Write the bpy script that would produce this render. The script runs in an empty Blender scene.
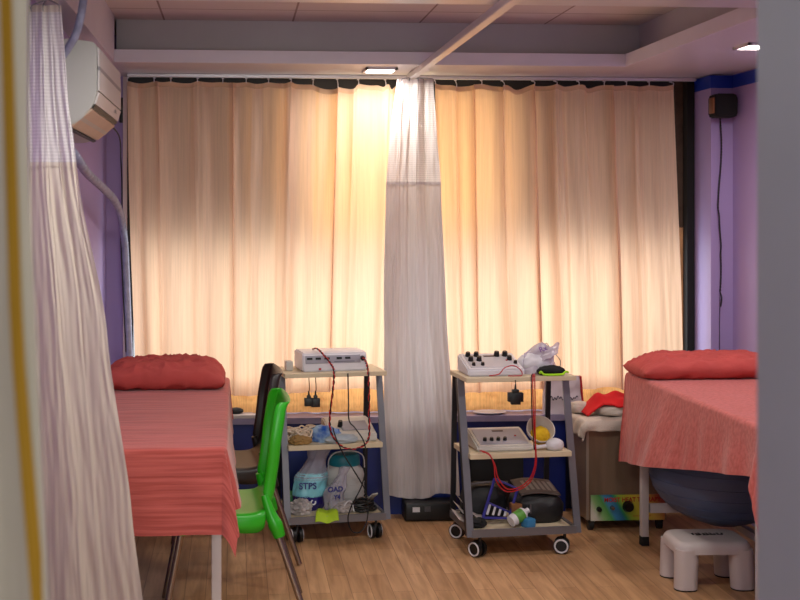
import bpy, bmesh, math, random
from mathutils import Vector, Matrix, noise
random.seed(7)
PI = math.pi
SC = bpy.context.scene
COL = SC.collection
# ------------------------------------------------------------------ camera model (pixels of the 800x600 photograph)
F, CX, CY, H, TH = 1200.0, 320.0, 213.0, 1.55, math.radians(4.05)
cs, sn = math.cos(TH), math.sin(TH)
def ray(px, py):
    a = px - CX
    return Vector((sn*F + cs*a, cs*F - sn*a, CY - py))
def P(px, py, Y):
    r = ray(px, py); k = Y/r.y
    return Vector((r.x*k, Y, H + r.z*k))
def G(px, py, z):
    r = ray(px, py); k = (z - H)/r.z
    return Vector((r.x*k, r.y*k, z))

# ------------------------------------------------------------------ materials
def lin(h):
    h = h.lstrip('#')
    c = [int(h[i:i+2], 16)/255 for i in (0, 2, 4)]
    return tuple((v/12.92 if v <= .04045 else ((v+.055)/1.055)**2.4) for v in c) + (1,)
MATS = {}
def M(name, h='808080', rough=.5, metal=0, var=.08, vscale=6, bump=0, bscale=60, alpha=1, trans=0, emit=None, estr=0, stretch=(1,1,1), h2=None, coat=0, spec=.5):
    if name in MATS: return MATS[name]
    m = bpy.data.materials.new(name); m.use_nodes = True
    nt = m.node_tree; N = nt.nodes; L = nt.links
    b = N['Principled BSDF']; b.inputs['Roughness'].default_value = rough; b.inputs['Metallic'].default_value = metal
    b.inputs['Specular IOR Level'].default_value = spec
    b.inputs['Coat Weight'].default_value = coat
    tc = N.new('ShaderNodeTexCoord'); mp = N.new('ShaderNodeMapping'); mp.inputs['Scale'].default_value = stretch
    L.new(tc.outputs['Object'], mp.inputs['Vector'])
    nz = N.new('ShaderNodeTexNoise'); nz.inputs['Scale'].default_value = vscale; nz.inputs['Detail'].default_value = 5
    L.new(mp.outputs['Vector'], nz.inputs['Vector'])
    cr = N.new('ShaderNodeValToRGB')
    c = lin(h); c2 = lin(h2) if h2 else None
    cr.color_ramp.elements[0].position = .3; cr.color_ramp.elements[1].position = .7
    cr.color_ramp.elements[0].color = tuple(v*(1-var) for v in c[:3])+(1,)
    cr.color_ramp.elements[1].color = c2 if c2 else tuple(min(1, v*(1+var)) for v in c[:3])+(1,)
    L.new(nz.outputs['Fac'], cr.inputs['Fac']); L.new(cr.outputs['Color'], b.inputs['Base Color'])
    if bump:
        n2 = N.new('ShaderNodeTexNoise'); n2.inputs['Scale'].default_value = bscale; n2.inputs['Detail'].default_value = 4
        L.new(mp.outputs['Vector'], n2.inputs['Vector'])
        bp = N.new('ShaderNodeBump'); bp.inputs['Strength'].default_value = bump; bp.inputs['Distance'].default_value = .004
        L.new(n2.outputs['Fac'], bp.inputs['Height']); L.new(bp.outputs['Normal'], b.inputs['Normal'])
    if alpha < 1: b.inputs['Alpha'].default_value = alpha
    if trans: b.inputs['Transmission Weight'].default_value = trans
    if emit:
        b.inputs['Emission Color'].default_value = lin(emit); b.inputs['Emission Strength'].default_value = estr
    MATS[name] = m
    return m

def cloth_mat(name, front, through, mixf=.5, streak=.12, net=False, netgap=.35):
    """woven cloth: diffuse in front light, translucent in back light; fine vertical threads"""
    m = bpy.data.materials.new(name); m.use_nodes = True
    nt = m.node_tree; N = nt.nodes; L = nt.links
    N.remove(N['Principled BSDF']); out = N['Material Output']
    tc = N.new('ShaderNodeTexCoord'); mp = N.new('ShaderNodeMapping'); mp.inputs['Scale'].default_value = (130, 130, 3.0)
    L.new(tc.outputs['Object'], mp.inputs['Vector'])
    nz = N.new('ShaderNodeTexNoise'); nz.inputs['Scale'].default_value = 1; nz.inputs['Detail'].default_value = 3
    L.new(mp.outputs['Vector'], nz.inputs['Vector'])
    def ramp(c):
        r = N.new('ShaderNodeValToRGB'); c = lin(c)
        r.color_ramp.elements[0].position = .35; r.color_ramp.elements[1].position = .65
        r.color_ramp.elements[0].color = tuple(v*(1-streak) for v in c[:3])+(1,)
        r.color_ramp.elements[1].color = tuple(min(1, v*(1+streak)) for v in c[:3])+(1,)
        L.new(nz.outputs['Fac'], r.inputs['Fac']); return r
    d = N.new('ShaderNodeBsdfDiffuse'); t = N.new('ShaderNodeBsdfTranslucent')
    L.new(ramp(front).outputs['Color'], d.inputs['Color']); L.new(ramp(through).outputs['Color'], t.inputs['Color'])
    mx = N.new('ShaderNodeMixShader'); mx.inputs['Fac'].default_value = mixf
    L.new(d.outputs[0], mx.inputs[1]); L.new(t.outputs[0], mx.inputs[2])
    last = mx
    if net:
        sp = N.new('ShaderNodeSeparateXYZ'); L.new(tc.outputs['UV'], sp.inputs['Vector'])
        def wave(o):
            a = N.new('ShaderNodeMath'); a.operation = 'FRACT'; L.new(o, a.inputs[0])
            g = N.new('ShaderNodeMath'); g.operation = 'GREATER_THAN'; g.inputs[1].default_value = .42; L.new(a.outputs[0], g.inputs[0]); return g
        mu = N.new('ShaderNodeMath'); mu.operation = 'MULTIPLY'
        L.new(wave(sp.outputs['X']).outputs[0], mu.inputs[0]); L.new(wave(sp.outputs['Y']).outputs[0], mu.inputs[1])
        m2 = N.new('ShaderNodeMath'); m2.operation = 'MULTIPLY'; m2.inputs[1].default_value = netgap; L.new(mu.outputs[0], m2.inputs[0])
        tr = N.new('ShaderNodeBsdfTransparent'); mx2 = N.new('ShaderNodeMixShader')
        L.new(m2.outputs[0], mx2.inputs['Fac']); L.new(mx.outputs[0], mx2.inputs[1]); L.new(tr.outputs[0], mx2.inputs[2]); last = mx2
    L.new(last.outputs[0], out.inputs['Surface'])
    MATS[name] = m; return m

def ribbed_cloth(name, h, h2, axis_scale, rough=.9):
    """red bed linen with woven ribs (UV: x across, y along)"""
    m = bpy.data.materials.new(name); m.use_nodes = True
    nt = m.node_tree; N = nt.nodes; L = nt.links; b = N['Principled BSDF']
    b.inputs['Roughness'].default_value = rough; b.inputs['Specular IOR Level'].default_value = .15
    b.inputs['Sheen Weight'].default_value = .25
    tc = N.new('ShaderNodeTexCoord'); mp = N.new('ShaderNodeMapping'); mp.inputs['Scale'].default_value = axis_scale
    L.new(tc.outputs['UV'], mp.inputs['Vector'])
    w = N.new('ShaderNodeTexNoise'); w.inputs['Scale'].default_value = 1; w.inputs['Detail'].default_value = 3
    L.new(mp.outputs['Vector'], w.inputs['Vector'])
    cr = N.new('ShaderNodeValToRGB'); cr.color_ramp.elements[0].color = lin(h2); cr.color_ramp.elements[1].color = lin(h)
    cr.color_ramp.elements[0].position = .36; cr.color_ramp.elements[1].position = .6
    L.new(w.outputs['Fac'], cr.inputs['Fac']); L.new(cr.outputs['Color'], b.inputs['Base Color'])
    bp = N.new('ShaderNodeBump'); bp.inputs['Strength'].default_value = .5; bp.inputs['Distance'].default_value = .006
    L.new(w.outputs['Fac'], bp.inputs['Height']); L.new(bp.outputs['Normal'], b.inputs['Normal'])
    MATS[name] = m; return m

def floor_mat():
    m = bpy.data.materials.new('wood_vinyl'); m.use_nodes = True
    nt = m.node_tree; N = nt.nodes; L = nt.links; b = N['Principled BSDF']
    tc = N.new('ShaderNodeTexCoord'); mp = N.new('ShaderNodeMapping'); mp.inputs['Rotation'].default_value = (0, 0, PI/2)
    L.new(tc.outputs['Object'], mp.inputs['Vector'])
    br = N.new('ShaderNodeTexBrick'); br.inputs['Scale'].default_value = 1
    br.inputs['Brick Width'].default_value = .62; br.inputs['Row Height'].default_value = .085
    br.inputs['Mortar Size'].default_value = .0012; br.inputs['Bias'].default_value = 0
    br.offset = .37
    br.inputs['Color1'].default_value = lin('c99d73'); br.inputs['Color2'].default_value = lin('b58a62'); br.inputs['Mortar'].default_value = lin('8a6444')
    L.new(mp.outputs['Vector'], br.inputs['Vector'])
    m2 = N.new('ShaderNodeMapping'); m2.inputs['Scale'].default_value = (34, 3, 1); L.new(tc.outputs['Object'], m2.inputs['Vector'])
    nz = N.new('ShaderNodeTexNoise'); nz.inputs['Scale'].default_value = 1; nz.inputs['Detail'].default_value = 6; nz.inputs['Distortion'].default_value = .6
    L.new(m2.outputs['Vector'], nz.inputs['Vector'])
    cr = N.new('ShaderNodeValToRGB'); cr.color_ramp.elements[0].color = (.72, .68, .64, 1); cr.color_ramp.elements[1].color = (1.1, 1.1, 1.1, 1)
    cr.color_ramp.elements[0].position = .3; cr.color_ramp.elements[1].position = .65
    L.new(nz.outputs['Fac'], cr.inputs['Fac'])
    mx = N.new('ShaderNodeMix'); mx.data_type = 'RGBA'; mx.blend_type = 'MULTIPLY'; mx.inputs['Factor'].default_value = 1
    L.new(br.outputs['Color'], mx.inputs[6]); L.new(cr.outputs['Color'], mx.inputs[7]); L.new(mx.outputs[2], b.inputs['Base Color'])
    b.inputs['Roughness'].default_value = .42; b.inputs['Specular IOR Level'].default_value = .35
    MATS['wood_vinyl'] = m; return m

def tile_ceiling():
    m = bpy.data.materials.new('ceiling_tiles'); m.use_nodes = True
    nt = m.node_tree; N = nt.nodes; L = nt.links; b = N['Principled BSDF']
    tc = N.new('ShaderNodeTexCoord')
    br = N.new('ShaderNodeTexBrick'); br.offset = 0; br.inputs['Scale'].default_value = 1
    br.inputs['Brick Width'].default_value = .62; br.inputs['Row Height'].default_value = .62; br.inputs['Mortar Size'].default_value = .005
    br.inputs['Color1'].default_value = lin('cfc6c6'); br.inputs['Color2'].default_value = lin('c8bfbf'); br.inputs['Mortar'].default_value = lin('8d7b78')
    L.new(tc.outputs['Object'], br.inputs['Vector']); L.new(br.outputs['Color'], b.inputs['Base Color'])
    b.inputs['Roughness'].default_value = .8
    MATS['ceiling_tiles'] = m; return m

# ------------------------------------------------------------------ mesh helpers
class MB:
    def __init__(s): s.bm = bmesh.new(); s.uv = s.bm.loops.layers.uv.new('UVMap')
    def xf(s, vs, M4):
        for v in vs: v.co = M4 @ v.co
    def box(s, c, size, rot=(0, 0, 0), bev=0, seg=2):
        b = bmesh.new(); bmesh.ops.create_cube(b, size=1)
        for v in b.verts: v.co = Vector((v.co.x*size[0], v.co.y*size[1], v.co.z*size[2]))
        if bev: bmesh.ops.bevel(b, geom=b.edges[:], offset=bev, segments=seg, affect='EDGES', profile=.5)
        mat = Matrix.Translation(Vector(c)) @ (Matrix.Rotation(rot[2], 4, 'Z') @ Matrix.Rotation(rot[1], 4, 'Y') @ Matrix.Rotation(rot[0], 4, 'X'))
        s._add(b, mat); return s
    def _add(s, b, mat=None):
        d = {}
        for v in b.verts: d[v] = s.bm.verts.new(mat @ v.co if mat else v.co)
        for f in b.faces:
            try: s.bm.faces.new([d[v] for v in f.verts])
            except ValueError: pass
        b.free()
    def bar(s, a, b_, w, t, up=(0, 0, 1), bev=0):
        a, b_ = Vector(a), Vector(b_); d = b_-a; z = d.normalized(); y = Vector(up).cross(z)
        if y.length < 1e-4: y = Vector((1, 0, 0)).cross(z)
        y.normalize(); x = y.cross(z)
        b = bmesh.new(); bmesh.ops.create_cube(b, size=1)
        for v in b.verts: v.co = Vector((v.co.x*t, v.co.y*w, v.co.z*d.length))
        if bev: bmesh.ops.bevel(b, geom=b.edges[:], offset=bev, segments=2, affect='EDGES')
        R = Matrix((x, y, z)).transposed().to_4x4()
        s._add(b, Matrix.Translation((a+b_)/2) @ R); return s
    def cyl(s, a, b_, r, r2=None, n=20):
        a, b_ = Vector(a), Vector(b_); d = b_-a
        b = bmesh.new(); bmesh.ops.create_cone(b, cap_ends=True, segments=n, radius1=r, radius2=r if r2 is None else r2, depth=d.length)
        s._add(b, Matrix.Translation((a+b_)/2) @ d.to_track_quat('Z', 'Y').to_matrix().to_4x4()); return s
    def tube(s, pts, r, n=8, sub=6):
        pts = [Vector(p) for p in pts]
        if sub > 1 and len(pts) > 2:
            out = []
            for i in range(len(pts)-1):
                p0 = pts[max(i-1, 0)]; p1 = pts[i]; p2 = pts[i+1]; p3 = pts[min(i+2, len(pts)-1)]
                for k in range(sub):
                    t = k/sub
                    out.append(.5*((2*p1)+(p2-p0)*t+(2*p0-5*p1+4*p2-p3)*t*t+(-p0+3*p1-3*p2+p3)*t**3))
            out.append(pts[-1]); pts = out
        rings = []; prev = None
        for i, p in enumerate(pts):
            d = (pts[min(i+1, len(pts)-1)]-pts[max(i-1, 0)])
            d = d.normalized() if d.length > 1e-9 else Vector((0, 0, 1))
            if prev is None: x = d.orthogonal().normalized()
            else:
                x = prev - d*prev.dot(d); x = x.normalized() if x.length > 1e-6 else d.orthogonal().normalized()
            prev = x; y = d.cross(x); rr = r(i/(len(pts)-1)) if callable(r) else r
            rings.append([s.bm.verts.new(p+(x*math.cos(2*PI*k/n)+y*math.sin(2*PI*k/n))*rr) for k in range(n)])
        for a, b in zip(rings, rings[1:]):
            for k in range(n): s.bm.faces.new((a[k], a[(k+1) % n], b[(k+1) % n], b[k]))
        s.bm.faces.new(rings[0][::-1]); s.bm.faces.new(rings[-1]); return s
    def lathe(s, prof, c=(0, 0, 0), n=28, sx=1, sy=1):
        c = Vector(c); rings = []
        for r, z in prof:
            rings.append([s.bm.verts.new(c+Vector((r*sx*math.cos(2*PI*k/n), r*sy*math.sin(2*PI*k/n), z))) for k in range(n)])
        for a, b in zip(rings, rings[1:]):
            for k in range(n): s.bm.faces.new((a[k], a[(k+1) % n], b[(k+1) % n], b[k]))
        if prof[0][0] > 1e-5: s.bm.faces.new(rings[0][::-1])
        if prof[-1][0] > 1e-5: s.bm.faces.new(rings[-1])
        bmesh.ops.remove_doubles(s.bm, verts=s.bm.verts[:], dist=1e-6); return s
    def prism(s, poly, a, b_, axes='xz', bev=0):
        """polygon in plane `axes`, extruded along the third axis a..b"""
        b = bmesh.new(); ax = 'xyz'; third = [k for k in ax if k not in axes][0]
        def mk(u, v, w):
            d = {axes[0]: u, axes[1]: v, third: w}; return Vector((d['x'], d['y'], d['z']))
        v0 = [b.verts.new(mk(u, v, a)) for u, v in poly]; v1 = [b.verts.new(mk(u, v, b_)) for u, v in poly]
        b.faces.new(v0[::-1]); b.faces.new(v1); n = len(poly)
        for i in range(n): b.faces.new((v0[i], v0[(i+1) % n], v1[(i+1) % n], v1[i]))
        if bev: bmesh.ops.bevel(b, geom=b.edges[:], offset=bev, segments=2, affect='EDGES')
        s._add(b); return s
    def sheet(s, fn, nu, nv, uvs=(1, 1), close=False):
        vs = [[s.bm.verts.new(fn(i/nu, j/nv)) for j in range(nv+1)] for i in range(nu+1)]
        for i in range(nu):
            for j in range(nv):
                f = s.bm.faces.new((vs[i][j], vs[i+1][j], vs[i+1][j+1], vs[i][j+1]))
                for l, (a, b) in zip(f.loops, ((i, j), (i+1, j), (i+1, j+1), (i, j+1))):
                    l[s.uv].uv = (a/nu*uvs[0], b/nv*uvs[1])
        return s
    def blob(s, c, size, amp=.15, freq=3, seed=0, sub=4, flat=True, power=1, rot=0):
        b = bmesh.new(); bmesh.ops.create_icosphere(b, subdivisions=sub, radius=1)
        off = Vector((seed*3.1, seed*1.7, seed*2.3))
        for v in b.verts:
            p = v.co.copy()
            if power != 1: p = Vector([math.copysign(abs(t)**power, t) for t in p])
            n = noise.fractal(v.co*freq+off, 1, 2, 4)
            rdg = 1-abs(noise.noise(v.co*freq*1.3+off*2))*2
            p *= 1+amp*(n*.7+rdg*.5)
            v.co = Vector((p.x*size[0]/2, p.y*size[1]/2, p.z*size[2]/2))
            if flat and v.co.z < -size[2]*.36: v.co.z = -size[2]*.36
        zmin = min(v.co.z for v in b.verts)
        for v in b.verts: v.co.z -= zmin
        s._add(b, Matrix.Translation(Vector(c)) @ Matrix.Rotation(rot, 4, 'Z')); return s
    def obj(s, name, mat, parent=None, smooth=True, origin=True, subsurf=0, solid=0, auto=40):
        bmesh.ops.recalc_face_normals(s.bm, faces=s.bm.faces[:])
        me = bpy.data.meshes.new(name); 
        o = bpy.data.objects.new(name, me); COL.objects.link(o)
        if origin and parent is None:
            xs = [v.co.x for v in s.bm.verts]; ys = [v.co.y for v in s.bm.verts]; zs = [v.co.z for v in s.bm.verts]
            c = Vector(((min(xs)+max(xs))/2, (min(ys)+max(ys))/2, min(zs)))
            for v in s.bm.verts: v.co -= c
            o.location = c
        elif parent is not None and parent.get('world_parts'):
            for v in s.bm.verts: v.co -= parent.location
        s.bm.to_mesh(me); s.bm.free()
        if mat is not None: me.materials.append(mat)
        if parent is not None: o.parent = parent
        if smooth:
            for p in me.polygons: p.use_smooth = True
            if auto: me.set_sharp_from_angle(angle=math.radians(auto))
        if solid:
            md = o.modifiers.new('thickness', 'SOLIDIFY'); md.thickness = solid; md.offset = 0
        if subsurf:
            md = o.modifiers.new('smooth', 'SUBSURF'); md.levels = subsurf; md.render_levels = subsurf
        return o
def tag(o, label=None, cat=None, group=None, kind=None):
    if label: o['label'] = label
    if cat: o['category'] = cat
    if group: o['group'] = group
    if kind: o['kind'] = kind
    return o
def thing(name, loc, label, cat, rz=0, group=None, world=False):
    """Empty at the thing's base; world=True: its part meshes are drawn in world coordinates"""
    o = bpy.data.objects.new(name, None); COL.objects.link(o); o.location = loc; o.rotation_euler = (0, 0, rz); o.empty_display_size = .05
    if world: o['world_parts'] = True
    return tag(o, label, cat, group)
def struct(o): o['kind'] = 'structure'; return o
def text_mesh(name, body, size, mat, loc, rot, parent=None, extrude=.0006, sx=1, bold=0):
    cu = bpy.data.curves.new('t', 'FONT'); cu.body = body; cu.size = size; cu.extrude = extrude; cu.align_x = 'CENTER'; cu.align_y = 'CENTER'; cu.offset = bold
    t = bpy.data.objects.new('t', cu); COL.objects.link(t)
    dg = bpy.context.evaluated_depsgraph_get(); dg.update()
    me = bpy.data.meshes.new_from_object(t.evaluated_get(dg)); bpy.data.objects.remove(t); bpy.data.curves.remove(cu)
    me.name = name; me.materials.clear(); me.materials.append(mat)
    o = bpy.data.objects.new(name, me); COL.objects.link(o); o.location = loc; o.rotation_euler = rot; o.scale = (sx, 1, 1)
    if parent is not None: o.parent = parent
    return o

# ------------------------------------------------------------------ palette
purple = M('lavender_paint', 'a894c6', .6, var=.03, vscale=2)
blueband = M('royal_blue_paint', '1136a8', .45, var=.05)
bluepan = M('blue_panel', '06206e', .4, var=.1, vscale=3)
soff = M('soffit_gloss_panel', 'cfcfd4', .3, var=.02, vscale=1)
fascia = M('fascia_paint', 'bcb9bb', .7, var=.03)
lipm = M('white_trim_paint', 'dcdae4', .45, var=.03)
greyjamb = M('grey_jamb_paint', '8f9697', .6, var=.02)
ledge_m = M('ledge_stone', '8e84a0', .35, var=.12, vscale=20)
blackm = M('black_plastic', '101012', .45, var=.2)
blackmatte = M('black_matte', '0b0b0d', .8, var=.2)
darkframe = M('dark_window_frame', '17171a', .5, var=.15)
steel = M('grey_steel', '7f7f86', .38, metal=.55, var=.1)
darksteel = M('dark_steel_flange', '24252c', .45, metal=.4, var=.1)
chrome = M('chrome_tube', '9c8f86', .25, metal=.9, var=.05)
cream = M('cream_laminate', 'd3c3a4', .5, var=.05, vscale=12)
whitep = M('white_plastic', 'd9d6da', .4, var=.03)
offwhite = M('aged_white_plastic', 'c9c4bb', .45, var=.05)
whitemetal = M('white_enamel_metal', 'cbc3c0', .4, var=.04)
greyrub = M('rubber_black', '0e0e0e', .7)
redcab = M('red_cable', 'b5141c', .4, var=.1)
blkcab = M('black_cable', '0c0b0d', .45, var=.1)
redcloth = M('red_cloth', 'd1181c', .9, var=.15, bump=.4, bscale=40)
towel_m = M('white_towel', 'cfc3b6', .95, var=.08, bump=.6, bscale=220)
netm = cloth_mat('white_net', 'dedad8', 'd8cfcf', .18, .05, net=True, netgap=.2)
whitecloth = cloth_mat('white_curtain_cloth', 'c8bebc', 'd0c6bf', .18, .05)
warmcloth = cloth_mat('warm_white_curtain_cloth', 'd6cabb', 'd0c6b8', .18, .05)
curt = cloth_mat('cream_window_curtain', 'ead0ba', 'f2caa2', .46, .05)
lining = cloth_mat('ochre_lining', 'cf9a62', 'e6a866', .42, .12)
nearcloth = cloth_mat('pale_doorway_cloth', '9c9887', 'a8a28e', .2, .04)
ochre = cloth_mat('ochre_border_cloth', '8c6c24', '8c6c24', .2, .08)
sheetL = ribbed_cloth('red_ribbed_linen', 'c4625a', 'a84c44', (2.2, 62, 1))
sheetR = ribbed_cloth('red_crinkled_linen', 'c4665f', 'b3574f', (60, 60, 1))
pillow_m = M('red_pillowcase', 'bd4f49', .9, var=.08, vscale=9, bump=.35, bscale=90)

# ------------------------------------------------------------------ the room
XL, XR, YW = -.67, 2.56, 6.33
def wall(name, c, size, mat, **k): return struct(MB().box(c, size, **k).obj(name, mat, smooth=False))
wall('floor', (.9, 2.4, -.05), (3.6, 8.4, .1), floor_mat())
wall('ceiling', (.9, 2.4, 2.53), (3.6, 8.4, .1), tile_ceiling())
wall('wall_left', (XL-.05, 2.4, 1.24), (.1, 8.4, 2.48), purple)
wall('wall_right', (XR+.05, 2.4, 1.24), (.1, 8.4, 2.48), purple)
wall('wall_rear', (.9, -1.75, 1.24), (3.16, .1, 2.48), M('rear_paint', 'c9c2c4', .7))
# window wall: opening from px 127 to 690
WX0, WX1 = P(126, 200, YW).x, P(691, 200, YW).x
wall('wall_window', ((XL+WX0)/2, YW+.1, 1.24), (WX0-XL, .2, 2.48), purple)
wall('wall_window_side', ((XR+WX1)/2, YW+.1, 1.24), (XR-WX1, .2, 2.48), purple)
wall('wall_window_head', ((WX0+WX1)/2, YW+.1, 2.34), (WX1-WX0, .2, .28), darkframe)
wall('wall_window_apron', ((WX0+WX1)/2, YW+.1, .24), (WX1-WX0, .2, .48), M('navy_apron', '0a1640', .6))
# ledge and blue panel under the window
LX1 = P(566, 400, 6.12).x
wall('trim_1', ((WX0+WX1)/2, 6.22, .49), (WX1-WX0, .22, .03), ledge_m)
wall('trim_2', ((WX0+LX1)/2, 6.145, .2375), (LX1-WX0, .03, .475), bluepan)
wall('trim_3', ((WX1+LX1)/2, 6.20, .2375), (WX1-LX1, .03, .475), M('panel_end_shade', '0a1238', .6))  # dark navy stands in for the darkness past the blue panel's end
# column in the right corner
CX0 = P(711, 200, 6.02).x; 
wall('wall_column', ((CX0+XR)/2, 6.175, 1.13), (XR-CX0, .31, 2.26), purple)
# blue painted band along the top of column and right wall
zb0, zb1 = P(711, 88, 6.02).z, 2.258
b = MB()
b.box(((CX0+XR)/2-.003, 6.172, (zb0+zb1)/2), (XR-CX0+.002, .314, zb1-zb0))
b.box((XR-.002, 4.0, (zb0+zb1)/2), (.006, 4.02, zb1-zb0))
struct(b.obj('trim_4', blueband, smooth=False))
# dropped soffit ring with recess
SZ = 2.264
x0, x1, y0, y1 = -.568, 1.90, 4.06, 5.72
wall('ceiling_soffit_window', ((XL+XR)/2, (y1+YW)/2, SZ+.028), (XR-XL, YW-y1, .056), soff)
wall('ceiling_soffit_right', ((x1+XR)/2, (y0+y1)/2, SZ+.028), (XR-x1, y1-y0, .056), soff)
wall('ceiling_soffit_left', ((x0+XL)/2, (y0+y1)/2, (SZ+2.48)/2), (x0-XL, y1-y0, 2.48-SZ), M('left_beam_paint', 'd8d6e0', .5, var=.02))
wall('ceiling_soffit_near', ((XL+XR)/2, (1.7+y0)/2, SZ+.028), (XR-XL, y0-1.7, .056), soff)
wall('trim_5', ((x0+XR)/2, (y1+.1+YW)/2, (SZ+.056+2.48)/2), (XR-x0, YW-y1-.1, 2.48-SZ-.056), fascia)
wall('trim_6', ((x1+.1+XR)/2, (y0+y1+.1)/2, (SZ+.056+2.48)/2), (XR-x1-.1, y1+.1-y0, 2.48-SZ-.056), fascia)
wall('trim_7', ((XL+XR)/2, y0-.15, (SZ+.056+2.48)/2), (XR-XL, .3, 2.48-SZ-.056), fascia)
# lip facing of the soffit
b = MB(); b.box(((x0+x1)/2, y1-.004, SZ+.028), (x1-x0, .008, .06)); b.box((x1-.004, (y0+y1)/2, SZ+.028), (.008, y1-y0, .06))
struct(b.obj('trim_8', lipm, smooth=False))
# partition with the doorway the photograph looks through
pillx = P(757, 300, 1.69).x
wall('wall_partition', ((pillx+XR)/2, 1.62, 1.24), (XR-pillx, .14, 2.48), greyjamb)
wall('wall_partition_head', ((XL+pillx)/2, 1.62, 2.38), (pillx-XL, .14, .2), greyjamb)

# window frame and panes
wz0, wz1 = .505, 2.20
fr = MB()
for x in (WX0+.02, WX1-.02): fr.box((x, YW+.02, (wz0+wz1)/2), (.04, .07, wz1-wz0), bev=.003)
mull = [P(px, 200, YW).x for px in (225, 305, 415, 500, 600)]
for x in mull: fr.box((x, YW+.05, (wz0+wz1)/2), (.045, .05, wz1-wz0-.01), bev=.003)
zt = P(400, 240, YW).z
fr.box(((WX0+WX1)/2, YW+.05, zt), (WX1-WX0-.05, .05, .05), bev=.003)
fr.box(((WX0+WX1)/2, YW+.05, wz0+.02), (WX1-WX0-.05, .06, .04)); fr.box(((WX0+WX1)/2, YW+.05, wz1-.03), (WX1-WX0-.05, .06, .06))
win = struct(fr.obj('window_1', darkframe, smooth=False))
def glass(name, tint, gl=.06):
    m = bpy.data.materials.new(name); m.use_nodes = True; nt = m.node_tree; N = nt.nodes
    N.remove(N['Principled BSDF'])
    t = N.new('ShaderNodeBsdfTransparent'); t.inputs['Color'].default_value = tint
    g = N.new('ShaderNodeBsdfGlossy'); g.inputs['Roughness'].default_value = .05; g.inputs['Color'].default_value = (.8, .8, .8, 1)
    mx = N.new('ShaderNodeMixShader'); mx.inputs['Fac'].default_value = gl
    nt.links.new(t.outputs[0], mx.inputs[1]); nt.links.new(g.outputs[0], mx.inputs[2]); nt.links.new(mx.outputs[0], N['Material Output'].inputs['Surface'])
    return m
clearg = glass('clear_glass', (.92, .94, .95, 1)); tintg = glass('backlight_dim_glass', (.30, .275, .25, 1)); midg = glass('backlight_warm_glass', (.98, .86, .66, 1))
edges = [WX0+.04]+mull+[WX1-.04]
def pane(xa, xb, za, zb, mat):
    o = MB().box(((xa+xb)/2, YW+.05, (za+zb)/2), (xb-xa-.03, .006, zb-za-.04)).obj('window_pane', mat, smooth=False)
    struct(o); o.parent = win; o.matrix_parent_inverse = Matrix.Translation(-win.location)
for i, (a, c) in enumerate(zip(edges, edges[1:])):
    pane(a, c, wz0, zt, clearg)
    pane(a, c, zt, wz1, midg if i in (2, 3) else tintg)
# brown panel strip at the right end of the window, beyond the curtain
wall('trim_9', (P(681, 200, 6.28).x, 6.31, 1.87), (.05, .02, .8), M('weathered_brown_strip', '4a3a30', .8, var=.35, vscale=14))
wall('trim_10', (P(681, 200, 6.28).x, 6.31, .98), (.05, .02, .99), M('pale_wood_strip', 'b98d66', .7, var=.2, vscale=9))
wall('trim_11', (P(688, 200, 6.27).x, 6.26, 1.38), (P(692, 200, 6.27).x-P(685, 200, 6.27).x, .06, 1.76), blackmatte)
# pale strip left of the window
wall('trim_12', (P(125, 200, 6.3).x, 6.31, 1.38), (.02, .03, 1.76), M('pale_jamb', 'd2c2c2', .6))

# ------------------------------------------------------------------ curtain rails
def rail(name, a, c, w, h, label):
    r = MB(); a, c = Vector(a), Vector(c)
    r.bar(a, c, w, h, up=(0, 0, 1), bev=.002)
    d = (c-a).normalized(); 
    return tag(r.obj(name, M('white_aluminium', 'd8d4d6', .35, metal=.3, var=.03), smooth=False), label, 'curtain rail')
rail('curtain_rail', (WX0+.02, 6.19, 2.254), (WX1-.03, 6.19, 2.254), .03, .016, 'white curtain track running above the whole window')
xr_ = .90
rail('curtain_rail', (xr_, 6.12, 2.247), (xr_, 3.2, 2.247), .036, .03, 'white rail crossing the ceiling recess, carrying the central privacy curtain')
rail('curtain_rail', (-.6, 4.02, 2.247), (-.6, 3.0, 2.247), .036, .03, 'short white rail above the curtain by the air conditioner')

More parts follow.
